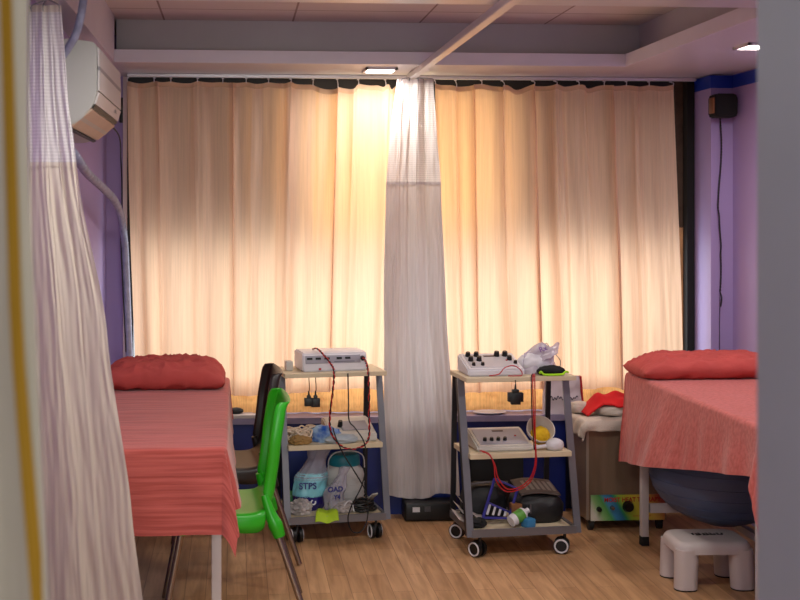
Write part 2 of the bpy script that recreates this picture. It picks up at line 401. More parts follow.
# ------------------------------------------------------------------ window curtains
def phase(u, seed, n):
    return 2*PI*(n*u+.9*noise.noise(Vector((u*4.3, seed, .3)))+.35*noise.noise(Vector((u*11, seed, 7.7))))
def fold(u, seed, n):
    """plan-view fold depth: uneven pleats"""
    c = math.cos(phase(u, seed, n)); amp = .62+.9*noise.noise(Vector((u*7.7, seed, 3.1)))
    return amp*math.copysign(abs(c)**.8, c)+.35*noise.noise(Vector((u*n*3.1, seed+9, 0)))
nf = 9
def window_curtain(pxa, pxb, pxa2, pxb2, pybot, seed, nhook, label, sags=()):
    Y = 6.165
    xa, xb, xa2, xb2 = P(pxa, 100, Y).x, P(pxb, 100, Y).x, P(pxa2, 380, Y).x, P(pxb2, 380, Y).x
    root = thing('window_curtain', ((xa+xb)/2, Y, pybot), label, 'curtain', group='long cream curtains over the window', world=True)
    def top(u):
        k = u*nhook; fr_ = k-math.floor(k)
        sag = .010*math.sin(PI*fr_)*(1+noise.noise(Vector((math.floor(k)*1.7, seed, 0))))
        for c, w, d in sags: sag += d*math.exp(-((u-c)/w)**2)
        return 2.223-sag
    def fn(u, v):
        t = 1-v   # v=0 bottom
        zb = pybot+.006*math.sin(u*23+seed)+.012*math.sin(u*7+seed)
        z = zb+(top(u)-zb)*v
        x = xa2+(xb2-xa2)*u; xt = xa+(xb-xa)*u
        x = x+(xt-x)*v
        A = .056-.006*v+.006*noise.noise(Vector((u*5, v*2, seed)))
        x += .030*math.sin(phase(u, seed, nf))*min(1, u*12, (1-u)*12)*(.6+.8*noise.noise(Vector((u*7.7, seed, 3.1))))+.012*noise.noise(Vector((u*9+seed, v*1.6, 4)))
        y = Y+A*fold(u, seed, nf)*(.8+.3*noise.noise(Vector((u*6, v*1.7, seed))))+.006*noise.noise(Vector((u*60, v*4, seed)))
        return Vector((x, y, z))
    m = MB().sheet(fn, 420, 60, (1, 1)); m.obj('fabric', curt, root, auto=0)
    # hem tape
    def hem(u, v):
        p = fn(u, .984+.016*v); p.y -= .0025; return p
    MB().sheet(hem, 420, 1).obj('heading_tape', M('heading_tape', 'd8b694', .9), root, auto=0)
    for k in range(nhook+1):
        u = min(.999, max(.001, k/nhook)); p = fn(u, 1)
        h = MB(); h.tube([(p.x, p.y-.003, p.z-.006), (p.x, p.y-.006, p.z+.008), (p.x, 6.18, 2.238), (p.x, 6.19, 2.244)], .0022, n=6, sub=4); h.box((p.x, 6.187, 2.242), (.012, .012, .006), bev=.001)
        h.obj('hook', whitep, root)
    return root
window_curtain(127, 406, 135, 393, .628, 1.3, 12, 'left cream curtain, from the wall hose to the central white curtain', ((.72, .05, .030), (.80, .03, .022), (.91, .012, .018), (.955, .012, .02)))
window_curtain(434, 673, 442, 683, .622, 4.1, 10, 'right cream curtain, from the central white curtain to the black window edge', ((.10, .03, .016), (.28, .03, .014), (.36, .02, .02), (.66, .02, .014)))
def lining_curtain(pxa, pxb, seed, label):
    Y = 6.255; xa, xb = P(pxa, 380, Y).x, P(pxb, 380, Y).x
    def fn(u, v):
        z = .509+v*.155
        y = Y+.012*fold(u, seed, 8)+.012*noise.noise(Vector((u*18, v*5, seed)))
        return Vector((xa+(xb-xa)*u, y, z))
    return tag(MB().sheet(fn, 220, 24).obj('curtain_lining', lining, auto=0), label, 'curtain', 'ochre linings behind the window curtains')
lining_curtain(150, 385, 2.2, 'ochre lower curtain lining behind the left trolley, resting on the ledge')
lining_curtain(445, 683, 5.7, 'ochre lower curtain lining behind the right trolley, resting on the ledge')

# ------------------------------------------------------------------ privacy curtains
def privacy(name, rows, Y, zn, npl, depth, label, seed, cat='curtain', yslope=0, cloth=None):
    whitecloth = cloth or MATS['white_curtain_cloth']
    """rows: (z, px_left, px_right) from top to bottom"""
    rr = [(z, P(a, 300, Y).x, P(c, 300, Y).x) for z, a, c in rows]
    root = thing(name, (sum(r[1]+r[2] for r in rr)/2/len(rr), Y, rr[-1][0]), label, cat, world=True)
    def ext(z):
        z = min(z, rr[0][0])
        for (z1_, a1, b1), (z2_, a2, b2) in zip(rr, rr[1:]):
            if z <= z1_ and z >= z2_-1e-6:
                t = (z1_-z)/(z1_-z2_); t = t*t*(3-2*t)*.4+t*.6
                return a1+(a2-a1)*t, b1+(b2-b1)*t
        return rr[-1][1:]
    zt_, zb_ = rr[0][0], rr[-1][0]
    def at(u, z):
        a, c = ext(z); t = (zt_-z)/(zt_-zb_)
        ph = 2*PI*npl*u+seed+.5*math.sin(u*9+seed)
        x = a+(c-a)*u+.010*math.sin(2*ph)*(1-t)*.6+.006*noise.noise(Vector((u*6, z*1.5, seed)))
        y = Y+depth*(math.sin(ph)*(.55+.45*math.sin(u*5+seed*2))+.15*math.sin(ph*2.3+1))*(.7+.5*t)+.006*noise.noise(Vector((u*20, z*6, seed)))+yslope*u
        return Vector((x, y, z))
    w = abs(rr[0][2]-rr[0][1])*2.4
    MB().sheet(lambda u, v: at(u, zn+(zt_-zn)*v), 200, 40, (70, int((zt_-zn)/.011))).obj('net_panel', netm, root, auto=0)
    def bot(u): return zb_+.012*math.sin(u*7+seed)
    MB().sheet(lambda u, v: at(u, bot(u)+(zn-bot(u))*v)+Vector((0, 0, .012*math.sin(u*7+seed)*0)), 200, 70, (1, 1)).obj('fabric_panel', whitecloth, root, auto=0)
    def seam(u, v):
        p = at(u, zn-.006+.014*v); p.y -= .003; return p
    MB().sheet(seam, 200, 1).obj('seam', whitecloth, root, auto=0)
    def head(u, v):
        p = at(u, zt_-.02+.022*v); p.y -= .003; return p
    MB().sheet(head, 200, 1).obj('heading_tape', whitecloth, root, auto=0)
    return root, at
cc, ccat = privacy('privacy_curtain', [(2.228, 398, 434), (1.95, 391, 437.5), (1.69, 387, 441), (1.1, 384, 446), (.112, 385, 459)], 6.035, 1.70, 2.6, .019, 'white privacy curtain with net top gathered between the two trolleys', 2.0)
for u in (.1, .3, .5, .7, .9):
    p = ccat(u, 2.22); h = MB(); h.tube([(p.x, p.y, p.z-.005), (p.x, p.y-.004, p.z+.01), (xr_+(u-.5)*.02, p.y, 2.236)], .0025, n=6, sub=3); h.obj('hook', steel, cc)
lc, lcat = privacy('privacy_curtain', [(2.214, 27, 62), (1.95, 26, 68), (1.70, 26, 78), (1.17, 27, 108), (.6, 34, 131), (.06, 36, 152)], 3.90, 1.705, 1.7, .017, 'white privacy curtain with net top hanging at far left before the air conditioner', .6, cloth=warmcloth)
for u in (.15, .5, .85):
    p = lcat(u, 2.20); h = MB(); h.tube([(p.x, p.y, p.z-.005), (p.x, p.y-.004, p.z+.015), (-.6, p.y, 2.236)], .0025, n=6, sub=3); h.obj('hook', steel, lc)
# doorway curtain close to the camera
root = thing('doorway_curtain', (-.5, 1.5, .05), 'blurred pale curtain with ochre border at the extreme left edge', 'curtain', world=True)
def near(u, v, off=0):
    z = .05+2.2*v
    py = CY+(H-z)*F/1.5
    edge = 31+(max(0, py-150))*.045
    xr0 = P(edge, py, 1.5).x; xa = -.66
    x = xa+(xr0-xa)*u
    return Vector((x, 1.5+.02*math.sin(u*17+v*.6)+off, z))
MB().sheet(near, 80, 30).obj('fabric', nearcloth, root, auto=0)
def band(u, v):
    z = .05+2.2*v; py = CY+(H-z)*F/1.5
    xc = P(13+(py-150)*.035+max(0, py-330)*.05, py, 1.5).x; w = .0165
    x = xc+(u-.5)*w
    return Vector((x, 1.5+.02*math.sin(17*((x+.66)/.41)+v*.6)-.004, z))
MB().sheet(band, 6, 30).obj('border', ochre, root, auto=0)

# ------------------------------------------------------------------ beds, sheets, pillows
def bed(xa, xb, ya, yb, ztop, label, bar=True):
    root = thing('treatment_bed', ((xa+xb)/2, (ya+yb)/2, 0), label, 'bed', group=None)
    w, l = xb-xa, yb-ya
    MB().box((0, 0, ztop-.04), (w-.02, l-.02, .065), bev=.02, seg=3).obj('mattress', M('bed_vinyl', '5b3a3a', .5), root)
    f = MB()
    for s in (-1, 1):
        f.box((s*(w/2-.06), 0, ztop-.09), (.03, l-.1, .035)); f.box((0, s*(l/2-.06), ztop-.09), (w-.12, .03, .035))
    f.obj('frame', whitemetal, root, smooth=False)
    for sx in (-1, 1):
        for sy in (-1, 1):
            lg = MB().box((sx*(w/2-.02), sy*(l/2-.15 if sy > 0 else l/2-.06), (ztop-.1)/2+.02), (.034, .034, ztop-.14), bev=.003).obj('leg', whitemetal, root)
            MB().box((sx*(w/2-.02), sy*(l/2-.15 if sy > 0 else l/2-.06), .022), (.038, .038, .044), bev=.004).obj('foot', greyrub, lg)
    if bar:
        MB().box((0, l/2-.15, .172), (w-.09, .025, .04)).obj('crossbar', whitemetal, root, smooth=False)
        MB().box((0, .05, .172), (.03, l-.35, .03)).obj('brace', whitemetal, root, smooth=False); MB().box((0, -l/2+.06, .172), (w-.09, .025, .03)).obj('crossbar', whitemetal, root, smooth=False)
    return root
LBx0, LBx1, LBy0, LBy1, LBz = -.635, -.045, 4.17, 5.95, .735
LB = bed(LBx0, LBx1, LBy0, LBy1, LBz, 'white legged treatment bed along the left wall', bar=False)
RBx0, RBx1, RBy0, RBy1, RBz = 1.885, 2.54, 4.17, 5.63, .785
RB = bed(RBx0, RBx1, RBy0, RBy1, RBz, 'white legged treatment bed along the right wall')
def drape(name, x0_, x1_, y0_, y1_, z, oL, oR, oF, oB, mat, seed, label, flare=.25, rip=.012, oLfar=None, oRfar=None, ripn=9, base=.05, sR=0, bulge=0):
    """sheet lying on a bed: overhang on each side, cone shaped corner folds"""
    r0 = .02
    def fn(u, v):
        s = x0_-oL*1.0+(x1_-x0_+oL+oR)*u; t = y0_-oF+(y1_-y0_+oF+oB)*v
        k = min(1, max(0, (t-y0_)/(y1_-y0_)))
        if oLfar is not None and s < x0_: s = x0_-(x0_-s)*(1+(oLfar/oL-1)*k)
        if oRfar is not None and s > x1_: s = x1_+(s-x1_)*(1+(oRfar/oR-1)*k)
        cx_, cy_ = min(max(s, x0_), x1_), min(max(t, y0_), y1_)
        dx, dy = s-cx_, t-cy_; r = math.hypot(dx, dy)
        zt2 = z+.0025*noise.noise(Vector((s*9, t*6, seed)))
        if r < 1e-6: return Vector((s, t, zt2+.004))
        n = Vector((dx/r, dy/r, 0)); diag = abs(2*n.x*n.y)
        phi = math.atan2(-n.y, n.x) if n.x > 0 and n.y < 0 else (math.atan2(-n.y, -n.x) if n.y < 0 else 0)
        notch = 1-(.75*math.exp(-((phi-.42)/.2)**2) if sR and phi > 0 and n.x > 0 else 0)
        # rounded edge then straight drop with a slight flare and ripples
        arc = r0*PI/2
        if r < arc:
            a = r/r0; off = r0*math.sin(a); dz = r0*(1-math.cos(a))
        else:
            off = r0; dz = r0+(r-arc)
        drop = max(0, r-arc)
        off += drop*(base+flare*diag+sR*max(0, n.x)**3*max(0, 1-max(0, t-y0_)*.9))
        along = (t if abs(dx) > abs(dy) else s)
        rp = 1.6*noise.noise(Vector((along*ripn, seed, drop*1.5)))*rip*(drop/.3)
        rp += .008*noise.noise(Vector((s*7, t*7, seed+3)))*min(1, drop/.1)
        off += rp+rip*(drop/.3)*.6
        off *= notch
        if bulge and n.x < 0: off += drop*bulge*math.exp(-((t-5.08)/.30)**2)
        return Vector((cx_+n.x*off, cy_+n.y*off, zt2+.004-dz))
    o = MB().sheet(fn, 150, 230, (x1_-x0_+oL+oR, y1_-y0_+oF+oB)).obj(name, mat, auto=0)
    return tag(o, label, 'bed sheet', 'red bed sheets')
drape('bed_sheet', LBx0+.0, LBx1, LBy0, LBy1, LBz, .004, .22, .305, .02, sheetL, 2.0, 'red ribbed sheet draped over the left bed', flare=.10, rip=.010, ripn=6, sR=.17)
drape('bed_sheet', RBx0, RBx1, RBy0, RBy1, RBz, .195, .004, .37, .01, sheetR, 5.0, 'red crinkled sheet hanging over the side of the right bed', flare=.30, rip=.016, oLfar=.44, ripn=9, base=.03, bulge=.24)
def pillow(c, w, d, h, seed, label, rz=0):
    def fn(u, v):
        a = 2*u-1; b_ = 2*v-1
        def prof(t, e): return max(0, 1-abs(t)**e)**.5
        return a, b_, prof(a, 9)*prof(b_, 3.4)
    m = MB(); nu, nv = 90, 46; grid = []
    for side in (1, -1):
        vs = []
        for i in range(nu+1):
            row = []
            for j in range(nv+1):
                a, b_, k = fn(i/nu, j/nv)
                pin = 1-.05*abs(a)**2*(1-abs(b_)) ; piy = 1-.10*abs(b_)**2*(1-abs(a))
                n = noise.fractal(Vector((a*2.0+seed, b_*3.5, side)), 1, 2, 4)
                wr = (1-abs(noise.noise(Vector((a*3+seed, b_*7+a*2, side*2)))))**3
                z = side*k*h/2*(1+.14*n-.30*abs(a)**4) + side*k*.028*(wr-.4)
                z -= h*.16*abs(a)**5
                if side < 0: z = max(z, -h*.40)
                row.append(m.bm.verts.new(Vector((a*w/2*piy, b_*d/2*pin, z))))
            vs.append(row)
        for i in range(nu):
            for j in range(nv):
                q = (vs[i][j], vs[i+1][j], vs[i+1][j+1], vs[i][j+1])
                m.bm.faces.new(q if side > 0 else q[::-1])
    bmesh.ops.remove_doubles(m.bm, verts=m.bm.verts[:], dist=1e-5)
    zmin = min(v.co.z for v in m.bm.verts)
    for v in m.bm.verts: v.co = Matrix.Rotation(rz, 3, 'Z') @ v.co + Vector(c) - Vector((0, 0, zmin))
    o = m.obj('pillow', pillow_m, auto=0)
    return tag(o, label, 'pillow', 'red pillows')
pillow((-.325, 5.67, LBz+.007), .56, .37, .135, 1.0, 'red pillow at the head of the left bed')
pillow((2.20, 5.475, RBz+.007), .70, .32, .108, 6.0, 'red pillow at the head of the right bed')

# ------------------------------------------------------------------ trolleys
def trolley(loc, rz, label, wheels):
    root = thing('instrument_trolley', loc, label, 'trolley', rz, group='grey steel trolleys with cream shelves')
    W = .245
    # local: x width (+-W), y 0 front .. .37 back
    def shelf(name, hw, ya, yb, z, th=.026):
        MB().box((0, (ya+yb)/2, z-th/2), (2*hw, yb-ya, th), bev=.002).obj(name, cream, root, smooth=False)
    shelf('top_shelf', .260, .04, .325, .805, .021); shelf('middle_shelf', .240, .045, .325, .460, .024)
    b = MB(); b.box((0, .19, .119), (.46, .36, .008)); b.obj('bottom_shelf', cream, root, smooth=False)
    f = MB()
    f.box((0, .006, .112), (.49, .012, .034)); f.box((0, .374, .112), (.49, .012, .034))
    for s in (-1, 1): f.box((s*.239, .19, .112), (.012, .36, .034))
    f.obj('tray_frame', steel, root, smooth=False)
    for s in (-1, 1):
        MB().bar((s*.252, .004, .097), (s*.252, .165, .788), .032, .010, up=(0, 1, 0)).obj('leg', steel, root, smooth=False)
        MB().bar((s*.232, .372, .097), (s*.232, .333, .79), .024, .012, up=(0, 1, 0)).obj('leg', darksteel, root, smooth=False)
        fl = MB(); fl.bar((s*.266, .024, .10), (s*.266, .183, .785), .028, .004, up=(1, 0, 0)); fl.obj('leg_flange', darksteel, root, smooth=False)
    for i, (x, y) in enumerate(((-.2, .03), (.2, .03), (-.2, .35), (.2, .35))):
        a = wheels[i]; ax = Vector((math.cos(a), math.sin(a), 0)); cpos = Vector((x, y, .036))+Vector((-ax.y, ax.x, 0))*.014
        c = MB(); c.cyl((x, y, .06), (x, y, .097), .007, n=12); c.box(cpos+Vector((0, 0, .022)), (.014, .044, .026), rot=(0, 0, a), bev=.004); c.cyl(cpos-ax*.02, cpos+ax*.02, .006, n=10)
        c = c.obj('caster', blackm, root)
        for s in (-1, 1):
            p = cpos+ax*.017*s
            w_ = MB(); w_.cyl(p-ax*.009, p+ax*.009, .0355, n=28); wo = w_.obj('wheel', blackm, c)
            r_ = MB(); nn = 28; q = p+ax*s*.0095
            pts = [q+(Vector((-ax.y, ax.x, 0))*math.cos(2*PI*k/nn)+Vector((0, 0, 1))*math.sin(2*PI*k/nn))*.0285 for k in range(nn+1)]
            r_.tube(pts, .0042, n=6, sub=1)
            if s < 0 or True: r_.obj('wheel_rim', whitep, c)
    return root
aL, bL = G(288, 524.5, .095), G(391, 520, .095)
TL_SHIFT = -.008
aR, bR = G(469.5, 538.5, .095), G(579, 533, .095)
def place_tr(a, b_, label, rz, wheels):
    mid = (a+b_)/2; return trolley((mid.x, mid.y, 0), rz, label, wheels), Matrix.Translation((mid.x, mid.y, 0)) @ Matrix.Rotation(rz, 4, 'Z')
TL, ML = place_tr(aL, bL, 'left trolley beside the green chair, with hanging red and black leads', math.radians(8.0), (.15, .1, -.5, .4))
TR, MR = place_tr(aR, bR, 'right trolley beside the steel heat cabinet, nearest the camera', math.radians(5.0), (.55, 1.15, .9, .3))
SL, SM, SB = .8055, .4605, .1235
TL.scale = (.955, 1, .986); ML = ML @ Matrix.Translation((TL_SHIFT, 0, 0)); TL.location = ML.translation
def onL(x, y, z): return ML @ Vector((x, y, z*.986))
def onR(x, y, z): return MR @ Vector((x, y, z))
def rot_of(m): return m.to_euler().z

# ------------------------------------------------------------------ instruments
knob_m = M('knob_black', '0d0d10', .35); panel_grey = M('panel_grey', '9d9aa4', .45, var=.05); red_m = M('red_plastic', 'b01a1a', .4)
def knob(p, d, parent, r=.009, h=.016, name='knob', mat=None):
    d = Vector(d).normalized(); MB().cyl(p, Vector(p)+d*h, r*1.1, r*.85, n=16).obj(name, mat or knob_m, parent)
# left trolley, top: white unit with sockets on an upright front
d = thing('stimulator_unit', onL(.004, .19, SL), 'white stimulator with a row of front sockets on the left trolley', 'medical device', rot_of(ML)+.02)
MB().prism([(-.10, 0), (-.10, .03), (-.09, .082), (-.077, .090), (.09, .090), (.10, .082), (.10, 0)], -.158, .158, 'yz', bev=.006).obj('casing', whitep, d)
tilt = math.atan2(.012, .063)
MB().box((-.01, -.0965, .057), (.27, .004, .038), rot=(-tilt, 0, 0), bev=.001).obj('front_panel', panel_grey, d)
for x in (-.125, -.083, -.04, .02, .062): MB().box((x, -.0985, .062), (.026, .005, .010), rot=(-tilt, 0, 0)).obj('socket', knob_m, d)
MB().box((.045, -.0995, .046), (.1, .003, .003), rot=(-tilt, 0, 0)).obj('scale_line', M('dark_print', '4a4a55', .6), d)
MB().cyl((.135, -.094, .06), (.135, -.110, .058), .011, n=16).obj('lead_jack', knob_m, d)
MB().box((-.075, -.1005, .012), (.012, .002, .010)).obj('indicator', red_m, d)
# small white box left of it
o = MB().box((0, 0, .0225), (.034, .05, .045), bev=.004).obj('adapter_box', offwhite, origin=False); o.location = onL(-.205, .17, SL+.0005); o.rotation_euler.z = rot_of(ML)
tag(o, 'small cream adapter box at the left end of the left trolley top', 'adapter')
# left trolley, middle: flat beige unit
d = thing('ultrasound_unit', onL(.098, .20, SM), 'flat grey therapy unit on the middle shelf of the left trolley', 'medical device', rot_of(ML))
MB().prism([(-.11, 0), (-.11, .035), (.05, .085), (.11, .085), (.11, 0)], -.115, .115, 'yz', bev=.006).obj('casing', offwhite, d)
MB().box((.02, -.03, .0635), (.13, .09, .003), rot=(math.atan2(.05, .16), 0, 0)).obj('front_panel', panel_grey, d)
knob((-.05, -.03, .061), (0, -.3, 1), d, .012, .03)
# right trolley, top: sloping console with knobs
def console(loc, rz, w, dep, hf, hb, label, knobs, r=.010):
    d = thing('stimulator_console', loc, label, 'medical device', rz)
    MB().prism([(-dep/2, 0), (-dep/2, hf), (dep*.42, hb), (dep/2, hb*.96), (dep/2, 0)], -w/2, w/2, 'yz', bev=.007).obj('casing', whitep if hb > .08 else offwhite, d)
    sl = math.atan2(hb-hf, dep*.92)
    def on(x, t): return Vector((x, -dep/2+dep*.92*t, hf+(hb-hf)*t+.001))
    c = on(0, .5); MB().box(c, (w*.86, dep*.74, .003), rot=(sl, 0, 0)).obj('control_panel', panel_grey if hb < .08 else M('pale_panel', 'bdb9bd', .4), d)
    nrm = Vector((0, -math.sin(sl), math.cos(sl)))
    for x, t, k in knobs: knob(on(x*w/2, t), nrm, d, r*k, r*1.8*k)
    MB().box(on(.02*w, .78)+nrm*.002, (w*.2, .012, .003), rot=(sl, 0, 0)).obj('display', M('display_dark_red', '3a1216', .3), d)
    MB().box(on(.28*w, .5)+nrm*.002, (.008, .008, .006), rot=(sl, 0, 0)).obj('indicator', red_m, d)
    return d
kn = [(-.72, .8, 1.15), (-.42, .8, 1.15), (-.72, .52, 1.15), (-.42, .52, 1.15), (-.72, .24, .8), (-.40, .24, .8), (.32, .8, 1.25), (.62, .8, 1.25), (.68, .55, 1.1), (.80, .32, .8)]
console(onR(-.103, .185, SL), rot_of(MR)-.03, .265, .21, .032, .082, 'white sloping console with black knobs on top of the right trolley', kn, .0105)
kn2 = [(-.62, .30, 1), (-.38, .30, 1), (-.14, .30, 1), (.10, .30, 1)]
console(onR(-.06, .19, SM), rot_of(MR)-.02, .265, .22, .024, .075, 'flatter grey console with four knobs on the middle shelf of the right trolley', kn2, .009)

# ------------------------------------------------------------------ hanging leads and plugs
def lead(name, pts, r, mat, label, cat='cable', group=None, extra=None):
    m = MB()
    m.tube(pts, r, n=7, sub=8)
    o = m.obj(name, mat); tag(o, label, cat, group); return o
def twist(pts, r, turns, n=160):
    """two strands wound around a path -> two point lists"""
    pts = [Vector(p) for p in pts]; path = []
    for i in range(len(pts)-1):
        p0 = pts[max(i-1, 0)]; p1 = pts[i]; p2 = pts[i+1]; p3 = pts[min(i+2, len(pts)-1)]
        for k in range(12):
            t = k/12; path.append(.5*((2*p1)+(p2-p0)*t+(2*p0-5*p1+4*p2-p3)*t*t+(-p0+3*p1-3*p2+p3)*t**3))
    path.append(pts[-1]); A, B = [], []
    for i, p in enumerate(path):
        a = i/len(path)*turns*2*PI; o = Vector((math.cos(a), math.sin(a)*.6, math.sin(a)*.5))*r
        A.append(p+o); B.append(p-o)
    return A, B
Yd = onL(0, .08, 0).y
def pxs(lst): return [P(a, b_, y) for a, b_, y in lst]
yf = aL.y+.02
pathA = pxs([(313, 349, yf+.19), (317, 348.5, yf+.12), (323, 354, yf+.05), (331, 364, yf+.01), (334, 372, yf-.01), (333, 390, yf-.02), (330, 415, yf-.03), (331, 432, yf-.04), (340, 445, yf-.05), (352, 449, yf-.05), (364, 445, yf-.04), (369, 436, yf-.03), (369, 415, yf-.02), (369, 390, yf-.01), (368, 372, yf+.0), (366, 362, yf+.03), (363, 357.5, yf+.075)])
root = thing('lead_cable', pathA[8], 'twisted red and black leads looping down from the left stimulator', 'cable', world=True)
A, B = twist(pathA, .0032, 26)
MB().tube(A, .0030, n=6, sub=1).obj('red_lead', redcab, root); MB().tube(B, .0030, n=6, sub=1).obj('black_lead', blkcab, root)
# black mains flex from the left trolley crossing low
pts = pxs([(348, 372.5, yf+.06), (348, 378, yf+.035), (348.5, 400, yf+.0), (349, 420, yf-.01), (355, 428, yf-.02), (364, 442, yf-.04), (366.5, 462, yf-.05), (362, 485, yf-.06), (352, 505, yf-.07), (348, 519, yf-.07), (352, 531, yf-.07), (360, 532, yf-.06), (366.5, 522, yf-.05), (368, 505, yf-.045), (365, 490, yf-.045), (356, 474, yf-.045), (344, 455, yf-.05), (336, 438, yf-.05), (333, 428, yf-.02)])
lead('mains_cable', pts, .0032, blkcab, 'black cord crossing in front of the white tub on the left trolley', 'cable')
pR0 = aR.y+.03
def plug(px, py, Y, w, h, pytop, label, cross=False):
    root = thing('power_plug', P(px, py+h/2, Y), label, 'plug', world=True)
    c = P(px, py, Y); k = Y/F; b = MB(); b.box(c, (w*k, .03, h*k*.62), bev=.003)
    if cross: b.box(c-Vector((0, 0, h*k*.12)), (w*k*.62, .034, h*k*.75), bev=.003)
    b.box(c+Vector((0, 0, h*k*.36)), (w*k*.45, .022, h*k*.3), bev=.003)
    b.obj('body', blackm, root)
    MB().cyl(c+Vector((0, 0, h*k*.45)), c+Vector((0, 0, h*k*.85)), .006, .003, n=10).obj('strain_relief', blackm, root)
    MB().tube([c+Vector((0, 0, h*k*.8)), (P(px+.6, (py+pytop)/2, Y)), P(px, pytop, Y)], .0022, n=6, sub=5).obj('flex', blkcab, root)
    return root
plug(308.8, 402, yf+.035, 9, 13, 375.5, 'black plug at the left of the pair under the left trolley top')
plug(315.5, 402.5, yf+.06, 9, 14, 375.5, 'black plug at the right of the pair under the left trolley top')
plug(515.4, 397, pR0+.03, 15.5, 15, 380, 'cross shaped black plug hanging under the right trolley top', True)
# right trolley leads
pts = pxs([(534.5, 374, pR0+.1), (533, 377, pR0+.03), (533, 395, pR0+.0), (534, 425, pR0-.01), (536, 450, pR0-.02), (536, 466, pR0-.02), (530, 482, pR0-.02), (518, 490, pR0-.02), (505, 491, pR0-.02), (496, 480, pR0-.02), (494, 465, pR0-.015), (490, 455, pR0-.01), (484, 451.5, pR0+.01), (481, 450.5, pR0+.05)])
root = thing('lead_cable', pts[8], 'red leads hanging in a long loop across the right trolley', 'cable', world=True)
MB().tube(pts, .0028, n=6, sub=8).obj('red_lead', redcab, root)
p2 = [p+Vector((.008*math.sin(i*.9), -.006, .012 if 5 < i < 10 else 0)) for i, p in enumerate(pts)]
MB().tube(p2, .0028, n=6, sub=8).obj('red_lead', redcab, root)
p3 = [p+Vector((-.006, .004, 0)) for p in pts[:5]]
MB().tube(p3, .003, n=6, sub=8).obj('dark_lead', M('maroon_cable', '4a1018', .5), root)
pts = [onR(-.145, .07, SL+.004), onR(-.10, .065, SL+.012), onR(-.075, .06, SL+.04), onR(-.035, .058, SL+.05), onR(.0, .06, SL+.03), onR(0.005, .055, SL+.006), onR(-.03, .05, SL+.004), onR(-.06, .055, SL+.004)]
lead('lead_cable', pts, .0024, redcab, 'thin red lead looped in front of the knobbed console', 'cable')

# ------------------------------------------------------------------ odds and ends on the left trolley
beige = M('beige_lead', 'd8c3ac', .6, var=.1)
root = thing('electrode_leads', onL(-.13, .15, SM), 'tangle of beige electrode leads on the left middle shelf', 'cable', rot_of(ML))
for k in range(10):
    pts = []; c = Vector((random.uniform(-.07, .07), random.uniform(-.05, .05), .012))
    for i in range(14):
        a = i*1.1+k; pts.append(c+Vector((math.cos(a)*random.uniform(.02, .05), math.sin(a)*random.uniform(.02, .045), random.uniform(-.006, .04))))
    MB().tube(pts, .0034, n=6, sub=6).obj('lead', beige, root)
root.scale = (1.2, 1.0, 1.3)
o = tag(MB().blob((0, 0, 0), (.10, .07, .045), .3, 3, 3).obj('sand_pouch', M('tan_cloth', '9c7a48', .9, bump=.4), origin=False), 'brown cloth pouch at the left end of the left middle shelf', 'pouch')
o.location = onL(-.165, .085, SM); o.rotation_euler.z = .3
bluew = M('blue_white_wrapper', '1a5cc4', .35, var=.2, vscale=20, h2='b5cfe0')
o = tag(MB().blob((0, 0, 0), (.14, .05, .085), .28, 2.4, 8, power=.8).obj('wrapper_packet', bluew, origin=False), 'crumpled blue packet beside the beige leads', 'packet')
o.location = onL(-.038, .11, SM); o.rotation_euler.z = -.35
o = tag(MB().blob((0, 0, 0), (.15, .05, .05), .2, 2.4, 11).obj('wrapped_packet', M('pale_wrap', 'a9b3ba', .4, var=.15), origin=False), 'pale grey wrapped packet lying before the flat unit', 'packet')
o.location = onL(.03, .066, SM); o.rotation_euler.z = .1
# bottom: printed polythene bag
bag_mat = M('clear_polythene', 'b9b4c4', .25, alpha=.45, var=.2, vscale=10)
def bagshape(w, d, h, neck, seed, z0=0, z1=1):
    def fn(u, v):
        a = 2*PI*u; t = z0+(z1-z0)*v
        if t < .55: k = 1-.06*(t/.55)**2-.35*max(0, .12-t)/.12
        else: k = .94-(.94-neck)*min(1, ((t-.55)/.28))**.8+max(0, t-.85)*1.1
        n = 1+.20*noise.noise(Vector((math.cos(a)*1.6+seed, math.sin(a)*1.6, t*5)))+.12*noise.noise(Vector((math.cos(a)*5, math.sin(a)*5+seed, t*3)))
        return Vector((math.cos(a)*w/2*k*n+.09*max(0, t-.4), math.sin(a)*d/2*k*n, t*h))
    return fn
root = thing('polythene_bag', onL(-.105, .17, SB), 'clear bag with a pale blue and purple print on the left trolley bottom', 'bag', rot_of(ML))
MB().sheet(bagshape(.165, .12, .29, .55, 2, .5, 1), 60, 30).obj('bag_neck', bag_mat, root, auto=0)
MB().sheet(bagshape(.165, .12, .29, .55, 2, .24, .62), 60, 20).obj('pale_blue_print', M('pale_blue_print', '79bcc9', .35, var=.15, vscale=20), root, auto=0)
MB().sheet(bagshape(.165, .12, .29, .55, 2, 0, .26), 60, 14).obj('purple_print', M('purple_print', '221a6a', .35, var=.2, vscale=20), root, auto=0)
navy = M('navy_print', '1d2470', .4)
text_mesh('lettering', 'STPS', .042, navy, (-.02, -.066, .125), (PI/2-.05, 0, -.08), root, bold=.001)
text_mesh('emblem', 'O', .034, whitep, (.008, -.062, .045), (PI/2, 0, 0), root, bold=.0016)
root = thing('polythene_bag', onL(.003, .10, SB), 'crumpled clear bag with navy lettering before the white tub', 'bag', rot_of(ML))
MB().sheet(bagshape(.10, .08, .21, .4, 5), 50, 36).obj('bag_film', bag_mat, root, auto=0)
text_mesh('lettering', 'OAD', .034, navy, (-.004, -.046, .115), (PI/2, 0, .1), root, bold=.001)
text_mesh('lettering', 'Y4', .030, navy, (.004, -.047, .078), (PI/2, 0, .1), root, bold=.001)
